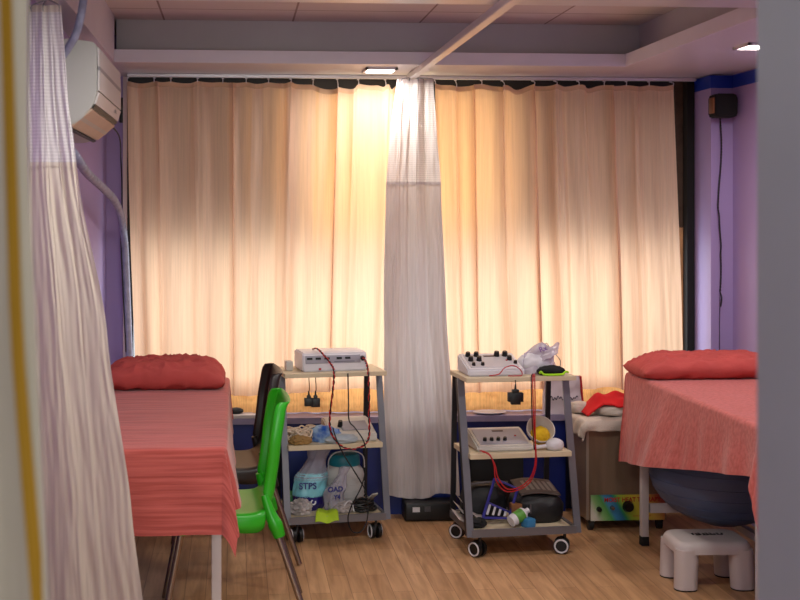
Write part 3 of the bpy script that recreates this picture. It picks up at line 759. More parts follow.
# tub with teal lid
root = thing('storage_tub', onL(.085, .235, SB), 'tall white tub with teal lid on the bottom of the left trolley', 'tub', rot_of(ML))
MB().lathe([(.078, 0), (.092, .01), (.098, .06), (.098, .145), (.092, .17), (.078, .188), (.072, .195)], n=36, sx=1, sy=.85).obj('body', M('milky_plastic', 'b9b6b4', .4, var=.05), root)
for z in (.05, .08, .11, .14): 
    pts = [(.0985*math.cos(a*2*PI/36), .0985*.85*math.sin(a*2*PI/36), z) for a in range(37)]
    MB().tube(pts, .0016, n=5, sub=1).obj('rib', M('milky_plastic'), root)
MB().lathe([(.074, .193), (.078, .20), (.074, .238), (.064, .248), (0, .25)], n=36, sy=.85).obj('lid', M('teal_plastic', '1f7f90', .4, var=.1), root)
MB().tube([(-.085, -.02, .18), (-.083, -.03, .23), (-.05, -.04, .262), (.03, -.04, .267), (.085, -.03, .24), (.097, -.02, .18)], .003, n=6).obj('handle', whitep, root)
# black coil, white strip, green paper, green tray, plastic scraps
root = thing('coiled_cable', onL(.14, .085, SB), 'coiled black cords at the foot of the white tub', 'cable', rot_of(ML))
for k in range(5):
    pts = [Vector((math.cos(a*.5+k)*(.065-.006*k)+.01*math.sin(a+k), math.sin(a*.5+k)*(.045-.004*k), .01+.010*k+.004*math.sin(a*2))) for a in range(27)]
    MB().tube(pts, .006, n=7, sub=3).obj('strand', blkcab, root)
o = tag(MB().bar((0, 0, 0), (.05, -.10, .075), .03, .006).obj('card_strip', offwhite), 'cream card strip leaning by the right leg of the left trolley', 'card'); o.location = onL(.185, .14, SB)
def paper(name, mat, loc, w, d, rz, label, curl=.02, seed=0, pitch=0):
    def fn(u, v): return Matrix.Rotation(pitch, 3, 'X') @ Vector(((u-.5)*w, (v-.5)*d, .003+curl*(.4+noise.noise(Vector((u*2+seed, v*2, 0))))*(abs(u-.5)*2)**1.5))
    o = MB().sheet(fn, 24, 16).obj(name, mat, origin=False, solid=.0012, auto=0); o.location = loc; o.rotation_euler.z = rz
    return tag(o, label, 'paper')
limep = M('lime_paper', 'a3c21c', .6, var=.1)
def lime(u, v):
    y = -.06+.10*v; x = (u-.5)*.115*(1-.2*v)+.02*v
    z = .007 if y > -.02 else .007-(-.02-y)*.9
    return Vector((x, y, z+.004*math.sin(u*9)+.01*abs(u-.5)))
root = onL(-.06, .032, SB+.011)
o = MB().sheet(lime, 16, 16).obj('lime_leaflet', limep, origin=False, solid=.0012, auto=0); o.location = root; o.rotation_euler.z = .15; tag(o, 'lime green leaflet poking over the front of the left trolley', 'paper')
o = tag(MB().box((0, 0, .03), (.07, .12, .06), bev=.008).obj('green_box', M('green_plastic', '1c7a34', .5), origin=False), 'small green box behind the scraps at the left trolley bottom corner', 'box'); o.location = onL(-.178, .26, SB)
o = tag(MB().blob((0, 0, 0), (.10, .09, .08), .32, 3, 21).obj('plastic_scrap', M('scrap_film', 'a29a98', .3, var=.4, vscale=18), origin=False), 'crumpled clear plastic at the left end of the left trolley bottom', 'plastic scrap'); o.location = onL(-.165, .085, SB)
o = tag(MB().blob((0, 0, 0), (.10, .07, .06), .34, 3, 27).obj('plastic_scrap', M('scrap_film'), origin=False), 'crumpled clear plastic in the middle of the left trolley bottom', 'plastic scrap'); o.location = onL(.03, .075, SB)
lead('curled_cable', [onL(.03, .05, SB+.02), onL(.055, .04, SB+.06), onL(.075, .04, SB+.055), onL(.085, .035, SB+.01)], .003, whitep, 'short white cord curled before the tub', 'cable')

# ------------------------------------------------------------------ right trolley contents
root = thing('plastic_bag', onR(.125, .19, SL), 'white plastic carrier heaped at the right end of the right trolley top', 'bag', rot_of(MR))
def heap(u, v):
    a = 2*PI*u; r = 1-v; n = 1+.16*noise.noise(Vector((math.cos(a)*2, math.sin(a)*2, v*4)))
    x = math.cos(a)*.105*r**.5*n; y = math.sin(a)*.075*r**.5*n
    z = .135*(1-r**1.8)*(.75+.35*noise.noise(Vector((x*14, y*14, 2))))
    return Vector((x+.06*v-.02, y, max(.0005, z+.02*v)))
MB().sheet(heap, 60, 30).obj('bag_body', M('translucent_film', 'c4b9c4', .25, var=.15, vscale=16, alpha=.85), root, auto=0)
MB().blob((-.018, -.015, .0), (.16, .11, .11), .15, 2, 15).obj('contents', whitep, root, auto=0)
def flap(u, v):
    return Vector((-.095+.17*u+.02*v, -.065+.02*math.sin(u*6)+.03*v, .02+.075*u+.075*v*(1-.4*u)+.012*noise.noise(Vector((u*5, v*5, 1)))))
MB().sheet(flap, 24, 16).obj('bag_flap', M('translucent_film'), root, auto=0)
text_mesh('lettering', 'Rx', .035, M('violet_print', '7a4a9c', .5), (.005, -.068, .115), (PI/2-.3, -.35, 0), root)
root = thing('elastic_strap', onR(.155, .085, SL), 'black strap with neon green edging on the right trolley top', 'strap', rot_of(MR))
MB().blob((.0, .0, 0), (.125, .06, .05), .2, 2, 9).obj('pad', blackmatte, root, auto=0)
MB().tube([(-.065, -.028, .012), (-.06, -.034, .02), (-.045, -.037, .007), (0, -.04, .006), (.04, -.037, .007), (.06, -.03, .018), (.075, -.02, .012)], .005, n=6).obj('edging', M('neon_green', 'a6e01a', .5), root)
lead('wire_hook', [onR(.165, .2, SL+.10), onR(.17, .19, SL+.135), onR(.19, .17, SL+.10), onR(.215, .15, SL+.07), onR(.225, .15, SL+.045), onR(.215, .15, SL+.005)], .0018, steel, 'thin bent wire rising behind the strap', 'wire')
# yellow sponge in white dish
root = thing('sponge_dish', onR(.12, .19, SM+.045), 'white dish tilted up holding a yellow sponge, right trolley middle shelf', 'dish', rot_of(MR))
MB().lathe([(.0, 0.012), (.035, .012), (.062, .055), (.067, .082), (.064, .082), (.055, .055), (.03, .018), (0, .018)], n=30).obj('dish', M('frosted_film', 'cfc6bf', .35, var=.08), root)
MB().blob((.0, -.02, .02), (.085, .08, .085), .15, 3, 4).obj('sponge', M('yellow_sponge', 'e2b91e', .9, var=.2, vscale=20, bump=.5, bscale=120), root, auto=0)
MB().cyl((0, 0, 0), (0, 0, .013), .03, n=24).obj('foot', M('frosted_film'), root); root.rotation_euler.x = .95
root = thing('applicator', onR(.172, .085, SM), 'white round applicator head in front of the yellow sponge', 'applicator', rot_of(MR))
MB().blob((0, 0, 0), (.085, .065, .062), .06, 2, 14).obj('head', whitep, root, auto=0)
MB().tube([(-.03, 0, .02), (-.07, .0, .016), (-.10, .01, .012)], .009, n=10).obj('grip', whitep, root)
# bottom shelf
blackbag = M('black_nylon', '16161a', .55, var=.25, vscale=12, bump=.6, bscale=60)
root = thing('black_bag', onR(-.118, .255, SB), 'black nylon bag at the left of the right trolley bottom', 'bag', rot_of(MR))
MB().blob((0, 0, 0), (.205, .15, .185), .10, 2.2, 33, power=.7).obj('body', blackbag, root, auto=0)
MB().tube([(-.10, -.06, .165), (0, -.075, .178), (.10, -.06, .17)], .006, n=8).obj('zip', M('grey_zip', '5a5558', .5), root)
root = thing('black_bag', onR(.115, .19, SB), 'black toiletry bag with a pale slatted panel on the right trolley bottom', 'bag', rot_of(MR))
MB().blob((0, 0, 0), (.235, .22, .15), .08, 2.2, 41, power=.65).obj('body', blackbag, root, auto=0)
def lid(u, v): return Vector((-.095+.19*u, -.085+.165*v, .128+.055*v*.6+.008*math.sin(u*4)))
MB().sheet(lid, 14, 10).obj('lid_panel', M('brown_grey_panel', '5c4f4a', .6), root, auto=0, solid=.006)
for i in range(6):
    x = -.06+.026*i
    MB().sheet(lambda u, v, x=x: lid((x+.095+.016*u)/.19, .18+.62*v)+Vector((0, 0, .0048)), 2, 6).obj('slat', M('pale_slat', '8f857e', .6), root, auto=0)
MB().box((-.06, -.109, .07), (.006, .008, .04)).obj('zip_pull', M('grey_zip'), root)
root = thing('plastic_rack', onR(-.10, .072, SB+.001), 'tilted violet plastic rack leaning on the right trolley bottom', 'rack', rot_of(MR))
vio = M('violet_plastic', '3c3a94', .4, var=.1)
def rk(x, z): 
    q = Matrix.Rotation(.42, 3, 'Y') @ Vector((x, 0, z)); return Vector((q.x, .02+q.z*.35, max(q.z, .006)+.004))
f = MB()
for a, c in (((-.07, .0), (-.07, .18)), ((.045, .045), (.045, .18)), ((-.07, .18), (.045, .18)), ((-.07, .07), (.045, .07)), ((-.07, .0), (.045, .045))):
    f.bar(rk(*a), rk(*c), .010, .008)
f.obj('frame', vio, root, smooth=False)
for k in range(4):
    x = -.056+.026*k; MB().bar(rk(x, .02+.008*k), rk(x, .066), .009, .006).obj('tine', whitep, root, smooth=False)
root = thing('bottle', onR(-.012, .05, SB), 'white bottle with a green label lying on the right trolley bottom', 'bottle', rot_of(MR)+.35)
MB().lathe([(0, -.05), (.026, -.048), (.028, -.03), (.028, .03), (.012, .046), (.012, .06), (0, .061)], n=20).obj('body', whitep, root)
MB().lathe([(.0285, -.022), (.0288, .022)], n=20).obj('label_band', M('green_label', '5a9a3c', .5, var=.3, vscale=30), root)
for ch in root.children: ch.rotation_euler = (0, math.radians(68), 0); ch.location = (0, 0, .047)
o = tag(MB().box((0, 0, .02), (.05, .05, .04), bev=.006).obj('blue_packet', M('sky_blue_wrap', '3a7fb0', .4, var=.2), origin=False), 'small blue packet before the slatted toiletry bag', 'packet'); o.location = onR(.03, .04, SB); o.rotation_euler.z = .5
o = tag(MB().box((0, 0, .045), (.05, .05, .09), bev=.004).obj('tan_carton', M('tan_card', '8a5a34', .7), origin=False), 'tan carton between the two black bags', 'carton'); o.location = onR(-.002, .12, SB)
o = tag(MB().blob((0, 0, 0), (.08, .06, .05), .25, 3, 51).obj('cord_bundle', blackmatte, origin=False), 'black bundle of cord at the left front of the right trolley bottom', 'cable'); o.location = onR(-.20, .07, SB)
for k in range(3):
    def sh(u, v, k=k): return Vector(((u-.5)*.10+.01*k, (v-.5)*.2, .004+.012*k+.05*(1-u)**2*(k+1)*.5))
    o = MB().sheet(sh, 12, 10).obj('paper_sheet', M('white_paper', 'cfc6c2', .8, var=.03), origin=False, solid=.001, auto=0); o.location = onR(-.218, .2, SB+.001)
    tag(o, ['lowest white sheet', 'middle white sheet', 'topmost curled white sheet'][k]+' in the stack at the back left of the right trolley bottom', 'paper', 'papers on the right trolley bottom')
# black panel standing behind the right trolley
pa, pb = P(470, 500, 6.05), P(523, 458, 6.05)
tag(MB().box(((pa.x+pb.x)/2, 6.06, .20), (pb.x-pa.x, .05, .40), bev=.006).obj('black_case', blackmatte), 'flat black case standing behind the right trolley against the blue panel', 'case')

# ------------------------------------------------------------------ ledge things
LZ = .506
root = thing('paper_carrier_bag', (P(562, 405, 6.15).x, 6.145, LZ), 'white carrier bag with dark script on the ledge behind the right trolley', 'bag')
def pb_(u, v): 
    a = 2*PI*u; ca, sa = math.cos(a), math.sin(a)
    ex = .4; x = math.copysign(abs(ca)**ex, ca)*.105*(1-.08*v); y = math.copysign(abs(sa)**ex, sa)*.022*(1-.3*v)
    return Vector((x+.006*noise.noise(Vector((a, v*3, 2))), y+.008*noise.noise(Vector((ca*2, v*4, 7))), .195*v))
MB().sheet(pb_, 64, 24).obj('body', M('white_carrier', 'cbbfc4', .5, var=.06), root, auto=0)
MB().bar((.108, -.004, .01), (.092, -.004, .195), .010, .03, up=(0, 1, 0)).obj('red_edge', M('red_gusset', 'a81420', .5), root, smooth=False)
sq = MB(); pts = []
for i in range(46): t = i/45; pts.append((-.085+.16*t, -.0265-.003*math.sin(t*PI), .085+.008*math.sin(t*60)*(1.1-.6*t)+.005*math.sin(t*21)))
sq.tube(pts, .0022, n=5, sub=3); sq.obj('script_lettering', M('dark_print2', '2c2436', .6), root)
def flatpaper(loc, poly, mat, label, cat, name, h=.006):
    o = MB().prism(poly, 0, h, 'xy').obj(name, mat, origin=False, smooth=False); o.location = loc; return tag(o, label, cat)
p = P(246, 419, 6.15)
flatpaper((p.x, 6.15, LZ), [(-.10, -.04), (.07, -.04), (.03, .055), (-.10, .055)], M('white_paper'), 'folded white paper on the ledge right of the left bed', 'paper', 'paper_sheet', .016)
o = tag(MB().blob((0, 0, 0), (.075, .05, .035), .1, 2, 3).obj('black_mouse', blackm, origin=False, auto=0), 'small black object lying on the white paper on the ledge', 'gadget'); o.location = (P(236, 416, 6.17).x, 6.17, LZ+.0165)
p = P(491, 412, 6.14)
root = tag(MB().lathe([(0, 0), (.06, .001), (.08, .009), (.078, .011), (.058, .004), (0, .004)], n=36, sx=1.1, sy=.75).obj('white_plate', whitep, origin=False), 'white shallow dish on the ledge behind the right trolley', 'dish'); root.location = (p.x, 6.175, LZ)

# ------------------------------------------------------------------ steel heat unit, towels, red cloth
hx0, hx1, hy = P(587, 500, 5.735).x, P(667, 500, 5.735).x, 5.735
root = thing('heat_pack_unit', ((hx0+hx1)/2, hy, 0), 'steel heat pack cabinet on casters under the towels', 'cabinet')
hw = (hx1-hx0)/2; hz = .515
brown = M('floor_tinted_steel', '86705c', .38, metal=.35, var=.1, vscale=3, stretch=(8, 1, 1))  # brown puts the floor's reflection into the steel's colour
MB().box((0, .145, (.05+hz)/2), (2*hw, .27, hz-.05), bev=.004).obj('tank', brown, root, smooth=False)
MB().box((-hw+.004, .006, (.05+hz)/2), (.012, .006, hz-.06)).obj('edge_strip', M('pale_steel', 'a6998c', .35, metal=.5), root, smooth=False)
MB().box((0, .145, hz+.006), (2*hw+.012, .282, .014), bev=.004).obj('lid', M('pale_steel'), root, smooth=False)
# printed control panel: colour bands
pw, ph, pz = 2*hw-.03, .125, .112
pm = bpy.data.materials.new('rainbow_print'); pm.use_nodes = True
nt = pm.node_tree; N = nt.nodes; L_ = nt.links; bs = N['Principled BSDF']; tc = N.new('ShaderNodeTexCoord'); sp = N.new('ShaderNodeSeparateXYZ')
L_.new(tc.outputs['Object'], sp.inputs[0])
ma = N.new('ShaderNodeMath'); ma.operation = 'MULTIPLY_ADD'; ma.inputs[1].default_value = 1/pw; ma.inputs[2].default_value = .5; L_.new(sp.outputs['X'], ma.inputs[0])
mb = N.new('ShaderNodeMath'); mb.operation = 'MULTIPLY_ADD'; mb.inputs[1].default_value = 1.55; L_.new(sp.outputs['Z'], mb.inputs[0]); L_.new(ma.outputs[0], mb.inputs[2])
cr = N.new('ShaderNodeValToRGB'); R = cr.color_ramp
cols = [(0, 'd5d2c4'), (.10, '8fc07a'), (.20, '4d9a4c'), (.27, '3f86b5'), (.36, '2a6c8c'), (.40, '2c8a55'), (.47, '9ab83a'), (.62, 'd2c63e'), (.78, 'd9b24a'), (1, 'b4523c')]
R.elements[0].position = 0; R.elements[0].color = lin(cols[0][1]); R.elements[1].position = 1; R.elements[1].color = lin(cols[-1][1])
for p_, c_ in cols[1:-1]: e = R.elements.new(p_); e.color = lin(c_)
L_.new(mb.outputs[0], cr.inputs[0]); L_.new(cr.outputs[0], bs.inputs['Base Color']); bs.inputs['Roughness'].default_value = .4
cp = MB().box((0, 0, 0), (pw, .008, ph), bev=.001).obj('control_panel', pm, root, smooth=False); cp.location = (.005, .006, pz)
text_mesh('lettering', 'MOIST HEAT THERAPY', .030, M('red_print', 'b3201c', .5), (.022, -.0045, .038), (PI/2, 0, 0), cp, bold=.0008, sx=.92)
text_mesh('lettering', 'HOT PACK UNIT', .012, M('red_print'), (.07, -.0045, -.042), (PI/2, 0, 0), cp)
knob((-.14, .0, pz-.005), (0, -1, 0), root, .012, .018); knob((-.075, .0, pz+.002), (0, -1, 0), root, .010, .02, mat=chrome); knob((.005, .0, pz+.006), (0, -1, 0), root, .026, .022)
for x in (-hw+.025, hw-.03):
    for y in (.03, .26):
        c = MB(); c.box((x, y, .045), (.03, .04, .012)); c.cyl((x-.012, y, .024), (x+.012, y, .024), .024, n=22); c.obj('caster', blackm, root)
def cloth_over(name, x0_, x1_, y0_, y1_, z, oL, oR, oF, mat, seed, label, cat, th=.008, lift=.0):
    def fn(u, v):
        s = x0_-oL+(x1_-x0_+oL+oR)*u; t = y0_-oF+(y1_-y0_+oF)*v
        cx_, cy_ = min(max(s, x0_), x1_), max(t, y0_); dx, dy = s-cx_, t-cy_; r = math.hypot(dx, dy)
        zz = z+lift*abs(noise.noise(Vector((s*7+seed, t*7, seed))))*2+.008
        if r < 1e-6: return Vector((s, t, zz))
        n = Vector((dx/r, dy/r, 0)); k = min(r, .03)
        return Vector((cx_+n.x*(k*.6+.006*math.sin((s+t)*60)), cy_+n.y*(k*.6+.006*math.sin((s-t)*50)), zz-max(0, r-.012)))
    o = MB().sheet(fn, 60, 50).obj(name, mat, solid=th, auto=0); return tag(o, label, cat)
tz = hz+.014
cloth_over('white_towel', hx0-.012, hx1-.03, hy-.012, hy+.26, tz, .09, 0, .06, towel_m, 3, 'white towel spread over the heat cabinet and hanging off its left side', 'towel', lift=.008)
def roll(name, c, w, d, h, mat, seed, label, cat='towel', rz=0, amp=.12):
    o = MB().blob((0, 0, 0), (w, d, h), amp, 1.8, seed, power=.72).obj(name, mat, origin=False, auto=0); o.location = c; o.rotation_euler.z = rz; return tag(o, label, cat)
roll('folded_towel', (P(612, 410, 5.85).x, 5.86, tz+.022), .17, .16, .062, towel_m, 61, 'folded white towel lying under the red cloth', rz=.1)
roll('folded_towel', (P(581, 408, 5.9).x, 5.92, tz+.022), .10, .08, .060, towel_m, 67, 'small rolled white towel at the left of the red cloth')
def redfn(u, v):
    x = -.12+.27*u; y = (v-.5)*.14
    ridge = max(0, 1-abs(v-.6)*1.6)
    z = .050*(min(1, u*4))*ridge+.020*noise.noise(Vector((u*4, v*3, 5)))*min(1, u*5)-.045*max(0, .30-u)/.30+.008*math.exp(-((u-.28)/.09)**2)
    return Vector((x, y, z))
o = MB().sheet(redfn, 40, 26).obj('red_cloth', redcloth, origin=False, solid=.008, auto=0); o.location = (P(607, 405, 5.85).x, 5.85, tz+.072); tag(o, 'crumpled bright red cloth on the white towels', 'cloth')

# black box on the floor under the central curtain
p0_, p1_ = P(405, 520, 5.96), P(456, 520, 5.96)
root = thing('black_floor_box', ((p0_.x+p1_.x)/2, 5.97, 0), 'flat black box with pale label on the floor under the central curtain', 'box')
hw2 = (p1_.x-p0_.x)/2
MB().box((0, .06, .049), (2*hw2, .12, .094), bev=.012, seg=3).obj('body', blackm, root)
MB().box((-hw2*.55, -.002, .062), (.036, .004, .024)).obj('white_label', whitep, root, smooth=False)
MB().box((-hw2*.1, -.002, .064), (.03, .004, .026)).obj('grey_label', M('grey_label', '4a4a50', .5), root, smooth=False)

# ------------------------------------------------------------------ chairs
def chair(loc, rz, shellm, legm, label):
    root = thing('plastic_chair', loc, label, 'chair', rz, group='moulded chairs beside the left bed')
    prof = [(.265, .405, .19, 0), (.26, .432, .20, .03), (.23, .447, .21, .05), (.13, .444, .215, .06), (.03, .437, .215, .065), (-.05, .434, .21, .07), (-.10, .445, .20, .07), (-.13, .485, .195, .04), (-.143, .55, .195, .04), (-.153, .62, .20, .05), (-.162, .70, .205, .045), (-.174, .775, .20, .03), (-.182, .82, .19, .01), (-.196, .842, .18, 0)]
    def cat(i): return prof[max(0, min(len(prof)-1, i))]
    def fn(u, v):
        k = u*(len(prof)-1); i = int(min(k, len(prof)-2)); t = k-i
        p0, p1, p2, p3 = cat(i-1), cat(i), cat(i+1), cat(i+2)
        q = [.5*((2*b)+(c-a)*t+(2*a-5*b+4*c-d)*t*t+(-a+3*b-3*c+d)*t**3) for a, b, c, d in zip(p0, p1, p2, p3)]
        x, z, w, sk = q; s = 2*v-1; e = max(0, abs(s)-.78)/.22
        y = math.copysign(min(abs(s)/.86, 1)*w, s)
        # edge skirt: down under the seat, backwards behind the back
        back = min(1, max(0, (z-.45)/.06)) if x < -.06 else 0
        dz = -sk*1.0*e*e*(1-back); dx = .035*e*e*back*(1.0 if z < .84 else .3)
        dish = .016*(1-s*s)
        return Vector((x+dx-dish*back, y, z+dz-dish*(1-back)*.6))
    MB().sheet(fn, 70, 40).obj('shell', shellm, root, auto=0, solid=.007)
    for s in (-1, 1):
        sl = MB(); sl.tube([(-.108, s*.188, .50), (-.13, s*.192, .43), (-.15, s*.194, .385), (-.164, s*.195, .345)], lambda t: .014+.024*min(1, t*1.6)-.016*t, n=12, sub=4); sl.obj('leg_socket', shellm, root)
        MB().tube([(-.14, s*.189, .40), (-.175, s*.193, .30), (-.275, s*.205, .004)], .0125, n=12, sub=4).obj('leg', legm, root)
        sl = MB(); sl.tube([(.19, s*.188, .43), (.20, s*.19, .36)], lambda t: .024-.006*t, n=12, sub=1); sl.obj('leg_socket', shellm, root)
        MB().tube([(.195, s*.189, .40), (.27, s*.205, .004)], .0125, n=12, sub=1).obj('leg', legm, root)
    return root
greenp = M('green_moulded_plastic', '2ba61a', .32, var=.04, vscale=2)
darkp = M('dark_brown_moulded_plastic', '2c2422', .35, var=.08)
chair((-.005, 4.66, 0), PI+math.radians(2), greenp, chrome, 'green plastic chair facing the left bed')
chair((-.005, 5.46, 0), PI+math.radians(4), darkp, chrome, 'dark brown plastic chair half hidden behind the green one')

# ------------------------------------------------------------------ step stool and exercise ball
sx0, sx1 = P(664, 560, 5.0).x, P(747, 560, 5.0).x
root = thing('step_stool', (1.972, 4.91, 0), 'worn white plastic step stool in front of the ball', 'stool', math.radians(-2))
stm = M('worn_white_plastic', 'cdc2be', .42, var=.05, bump=.05)
st_w, st_d, st_h = .322, .25, .197
def rrect(cx, cy, w, d, r, z, n=6):
    out = []
    for qx, qy, a0 in ((1, 1, 0), (-1, 1, PI/2), (-1, -1, PI), (1, -1, 3*PI/2)):
        for k in range(n+1):
            a = a0+PI/2*k/n; out.append(Vector((cx+qx*(w/2-r)+r*math.cos(a), cy+qy*(d/2-r)+r*math.sin(a), z)))
    return out
def loft(m, rings):
    vs = [[m.bm.verts.new(p) for p in r] for r in rings]; n = len(vs[0])
    for a, c in zip(vs, vs[1:]):
        for k in range(n): m.bm.faces.new((a[k], a[(k+1) % n], c[(k+1) % n], c[k]))
    m.bm.faces.new(vs[0][::-1]); m.bm.faces.new(vs[-1]); return m
rings = [rrect(0, 0, st_w, st_d, .062, .150), rrect(0, 0, st_w-.002, st_d-.002, .062, .168)]
for k in range(1, 7):
    a = PI/2*k/6; rings.append(rrect(0, 0, st_w-.002-.05*(1-math.cos(a)), st_d-.002-.05*(1-math.cos(a)), .062-.018*(1-math.cos(a)), .168+.029*math.sin(a)))
loft(MB(), rings).obj('step_top', stm, root, auto=60)
for sx in (-1, 1):
    for sy in (-1, 1):
        lw, ld_ = .098, .080; x, y = sx*(st_w/2-lw/2+.0005), sy*(st_d/2-ld_/2+.0005)
        rg_ = [rrect(x+sx*.006*(1-t), y+sy*.006*(1-t), lw*(.96+.04*t)+.03*max(0, t-.85)/.15*0, ld_*(.96+.04*t), .036, .006+.16*t) for t in (0, .33, .66, .86, 1)]
        lg = loft(MB(), rg_).obj('leg', stm, root, auto=60)
        loft(MB(), [rrect(x+sx*.006, y+sy*.006, lw*.93, ld_*.93, .034, 0), rrect(x+sx*.006, y+sy*.006, lw*.93, ld_*.93, .034, .008)]).obj('foot', greyrub, lg)
sm = MB()
for i in range(9):
    sm.box((-.05+.0155*i+random.uniform(-.002, .002), .02+random.uniform(-.004, .004), st_h+.0006), (.009, .03*random.uniform(.7, 1.1), .001), rot=(0, 0, random.uniform(-.25, .25)))
for i in range(4): sm.box((-.03+.03*i, .005+random.uniform(-.004, .004), st_h+.0006), (.022, .007, .001), rot=(0, 0, random.uniform(-.2, .2)))
sm.obj('worn_lettering', M('black_print', '1a1719', .7), root, smooth=False)
root = thing('exercise_ball', (2.135, 5.13, .189), 'big grey blue exercise ball wedged under the right bed', 'ball')
R0 = .305
def bp(t): return (R0*math.sin(t), R0*.905*(1-math.cos(t)))
MB().lathe([(max(0, R0*1.03*math.sin(PI*i/40))*(1 if i not in (0, 40) else 0), max(.001, R0*.77*(1-math.cos(PI*i/40)) if i > 3 else .001)) for i in range(41)], n=64).obj('ball_body', M('ball_vinyl', '485878', .45, var=.06, vscale=3), root, auto=0)
rg = MB()
for t in (.25, .32, .39, .46, .53, .6, .67):
    a = PI*t; r = R0*1.03*math.sin(a)+.0006; z = R0*.77*(1-math.cos(a))
    rg.tube([(r*math.cos(2*PI*k/64), r*math.sin(2*PI*k/64), z) for k in range(65)], .0016, n=5, sub=1)
rg.obj('rings', M('ball_vinyl'), root, auto=0)
MB().cyl((.02, -.312, .22), (.02, -.322, .22), .010, n=12).obj('valve', whitep, root)

# ------------------------------------------------------------------ air conditioner, hoses, speaker
ay0, ay1, az = 4.12, 4.92, 1.845
root = thing('air_conditioner', (XL, ay0, az), 'white split air conditioner high on the left wall', 'air conditioner', world=False)
acw = M('ac_white', 'c8c3c2', .4, var=.02)
prof = [(0.002, .285), (.11, .298), (.192, .286), (.200, .272), (.202, .12), (.190, .075), (.150, .025), (.105, .0), (.06, -.012), (.002, -.012)]
MB().prism(prof, 0, ay1-ay0, 'xz', bev=.004).obj('casing', M('ac_side', 'b3b2ad', .5, var=.02), root)
def strip(name, a, c, mat, off=.004):
    (x1_, z1_), (x2_, z2_) = a, c; dx, dz = x2_-x1_, z2_-z1_; l = math.hypot(dx, dz); n = Vector((-dz/l, 0, dx/l))
    if n.x < 0: n = -n
    m = MB(); m.bar(Vector((x1_, (ay1-ay0)/2, z1_))+n*off, Vector((x2_, (ay1-ay0)/2, z2_))+n*off, ay1-ay0-.03, .006, up=(n.x, 0, n.z)); m.obj(name, mat, root, smooth=False)
strip('front_panel', (.2, .27), (.202, .205), acw); strip('trim_line', (.202, .205), (.202, .192), M('ac_grey', '8d8a90', .4), .005)
strip('front_panel', (.202, .192), (.202, .122), acw); strip('front_panel', (.202, .118), (.19, .078), acw); strip('slot', (.19, .076), (.183, .064), blackm, .002)
strip('louver', (.181, .062), (.112, .004), M('ac_louver', 'bfa590', .45), .004)
strip('slot', (.108, -.001), (.095, -.004), blackm, .003)
MB().box((.2065, .6, .10), (.002, .05, .012)).obj('badge', M('ac_grey'), root, smooth=False)
hose_m = M('wrapped_hose', '8f93ad', .6, var=.2, vscale=30)
def hose(pts, r, label, wrap=70):
    root = thing('wrapped_hose', pts[-1], label, 'hose', world=True)
    MB().tube(pts, r, n=12, sub=10).obj('hose', hose_m, root, auto=0)
    A, _ = twist(pts, r*.72, wrap); MB().tube(A, r*.42, n=6, sub=1).obj('wrapping', M('hose_wrap', 'c3c5d6', .5, var=.15), root, auto=0)
    return root
hose([P(84, -8, 4.02), P(83, 3, 4.02), P(80, 20, 4.03), P(75, 36, 4.05), P(68, 48, 4.08), (-.605, 4.13, 2.05)], .0135, 'grey wrapped hose hanging at the top left before the ceiling recess', 12)
hose([(-.645, 4.35, 1.86), P(78, 160, 4.45), P(88, 174, 4.75), P(103, 188, 5.2), P(114, 200, 5.6), P(121, 216, 6.0), P(124.5, 240, 6.22), P(126, 270, 6.25), P(127.5, 310, 6.25), P(129, 350, 6.25), P(130, 400, 6.22)], .018, 'grey wrapped hose curving down the left wall to the window corner', 48)
lead('black_cable', [(-.60, 4.93, 1.95), P(117, 132, 5.6), P(121, 160, 6.15), P(122, 200, 6.24), P(121, 240, 6.24), P(123, 290, 6.24), P(126, 352, 6.24)], .0035, blkcab, 'black cable running down the left window corner beside the hose', 'cable')
pp = P(121.5, 110, 6.3)
tag(MB().box((pp.x, 6.315, pp.z), (.022, .03, .13), bev=.002).obj('wall_bracket', blackm), 'narrow black bracket on the wall beyond the air conditioner', 'bracket')
# black wall speaker on the column
sp = P(722.5, 106, 5.95)
root = thing('wall_speaker', (sp.x, 5.95, sp.z-.06), 'small black speaker fixed on the column at top right', 'speaker', world=False)
MB().prism([(-.058, .012), (-.045, 0), (.05, 0), (.062, .014), (.062, .105), (.05, .12), (-.045, .12), (-.058, .106)], -.045, .045, 'xz', bev=.006).obj('body', blackmatte, root)
MB().box((-.060, -.01, .06), (.008, .06, .08), bev=.002).obj('end_panel', M('warm_lit_end', '8a5a38', .45, metal=.4), root)  # warm light on the speaker's left end, put into its colour
MB().box((0, .055, .06), (.05, .03, .05)).obj('bracket', blackm, root, smooth=False)
pts = [P(720, 117, 5.985)]
for i in range(1, 24):
    t = i/23; pts.append(P(720+1.6*math.sin(t*9)+(1.0 if .55 < t < .75 else 0)-.6*t, 117+175*t, 5.995))
A, B = twist(pts, .0028, 30)
m = MB(); m.tube(A, .0026, n=6, sub=1); m.tube(B, .0026, n=6, sub=1)
p = pts[-1]; m.tube([p, p+Vector((.008, -.004, -.03)), p+Vector((.002, -.004, -.075)), p+Vector((.006, -.003, -.03)), p+Vector((.004, 0, -.01))], .003, n=6, sub=6)
m.tube([p, p+Vector((-.002, 0, -.15)), p+Vector((-.002, 0, -.32))], .0018, n=6, sub=4)
tag(m.obj('hanging_cable', blkcab), 'twisted black cord hanging from the speaker down the column', 'cable')

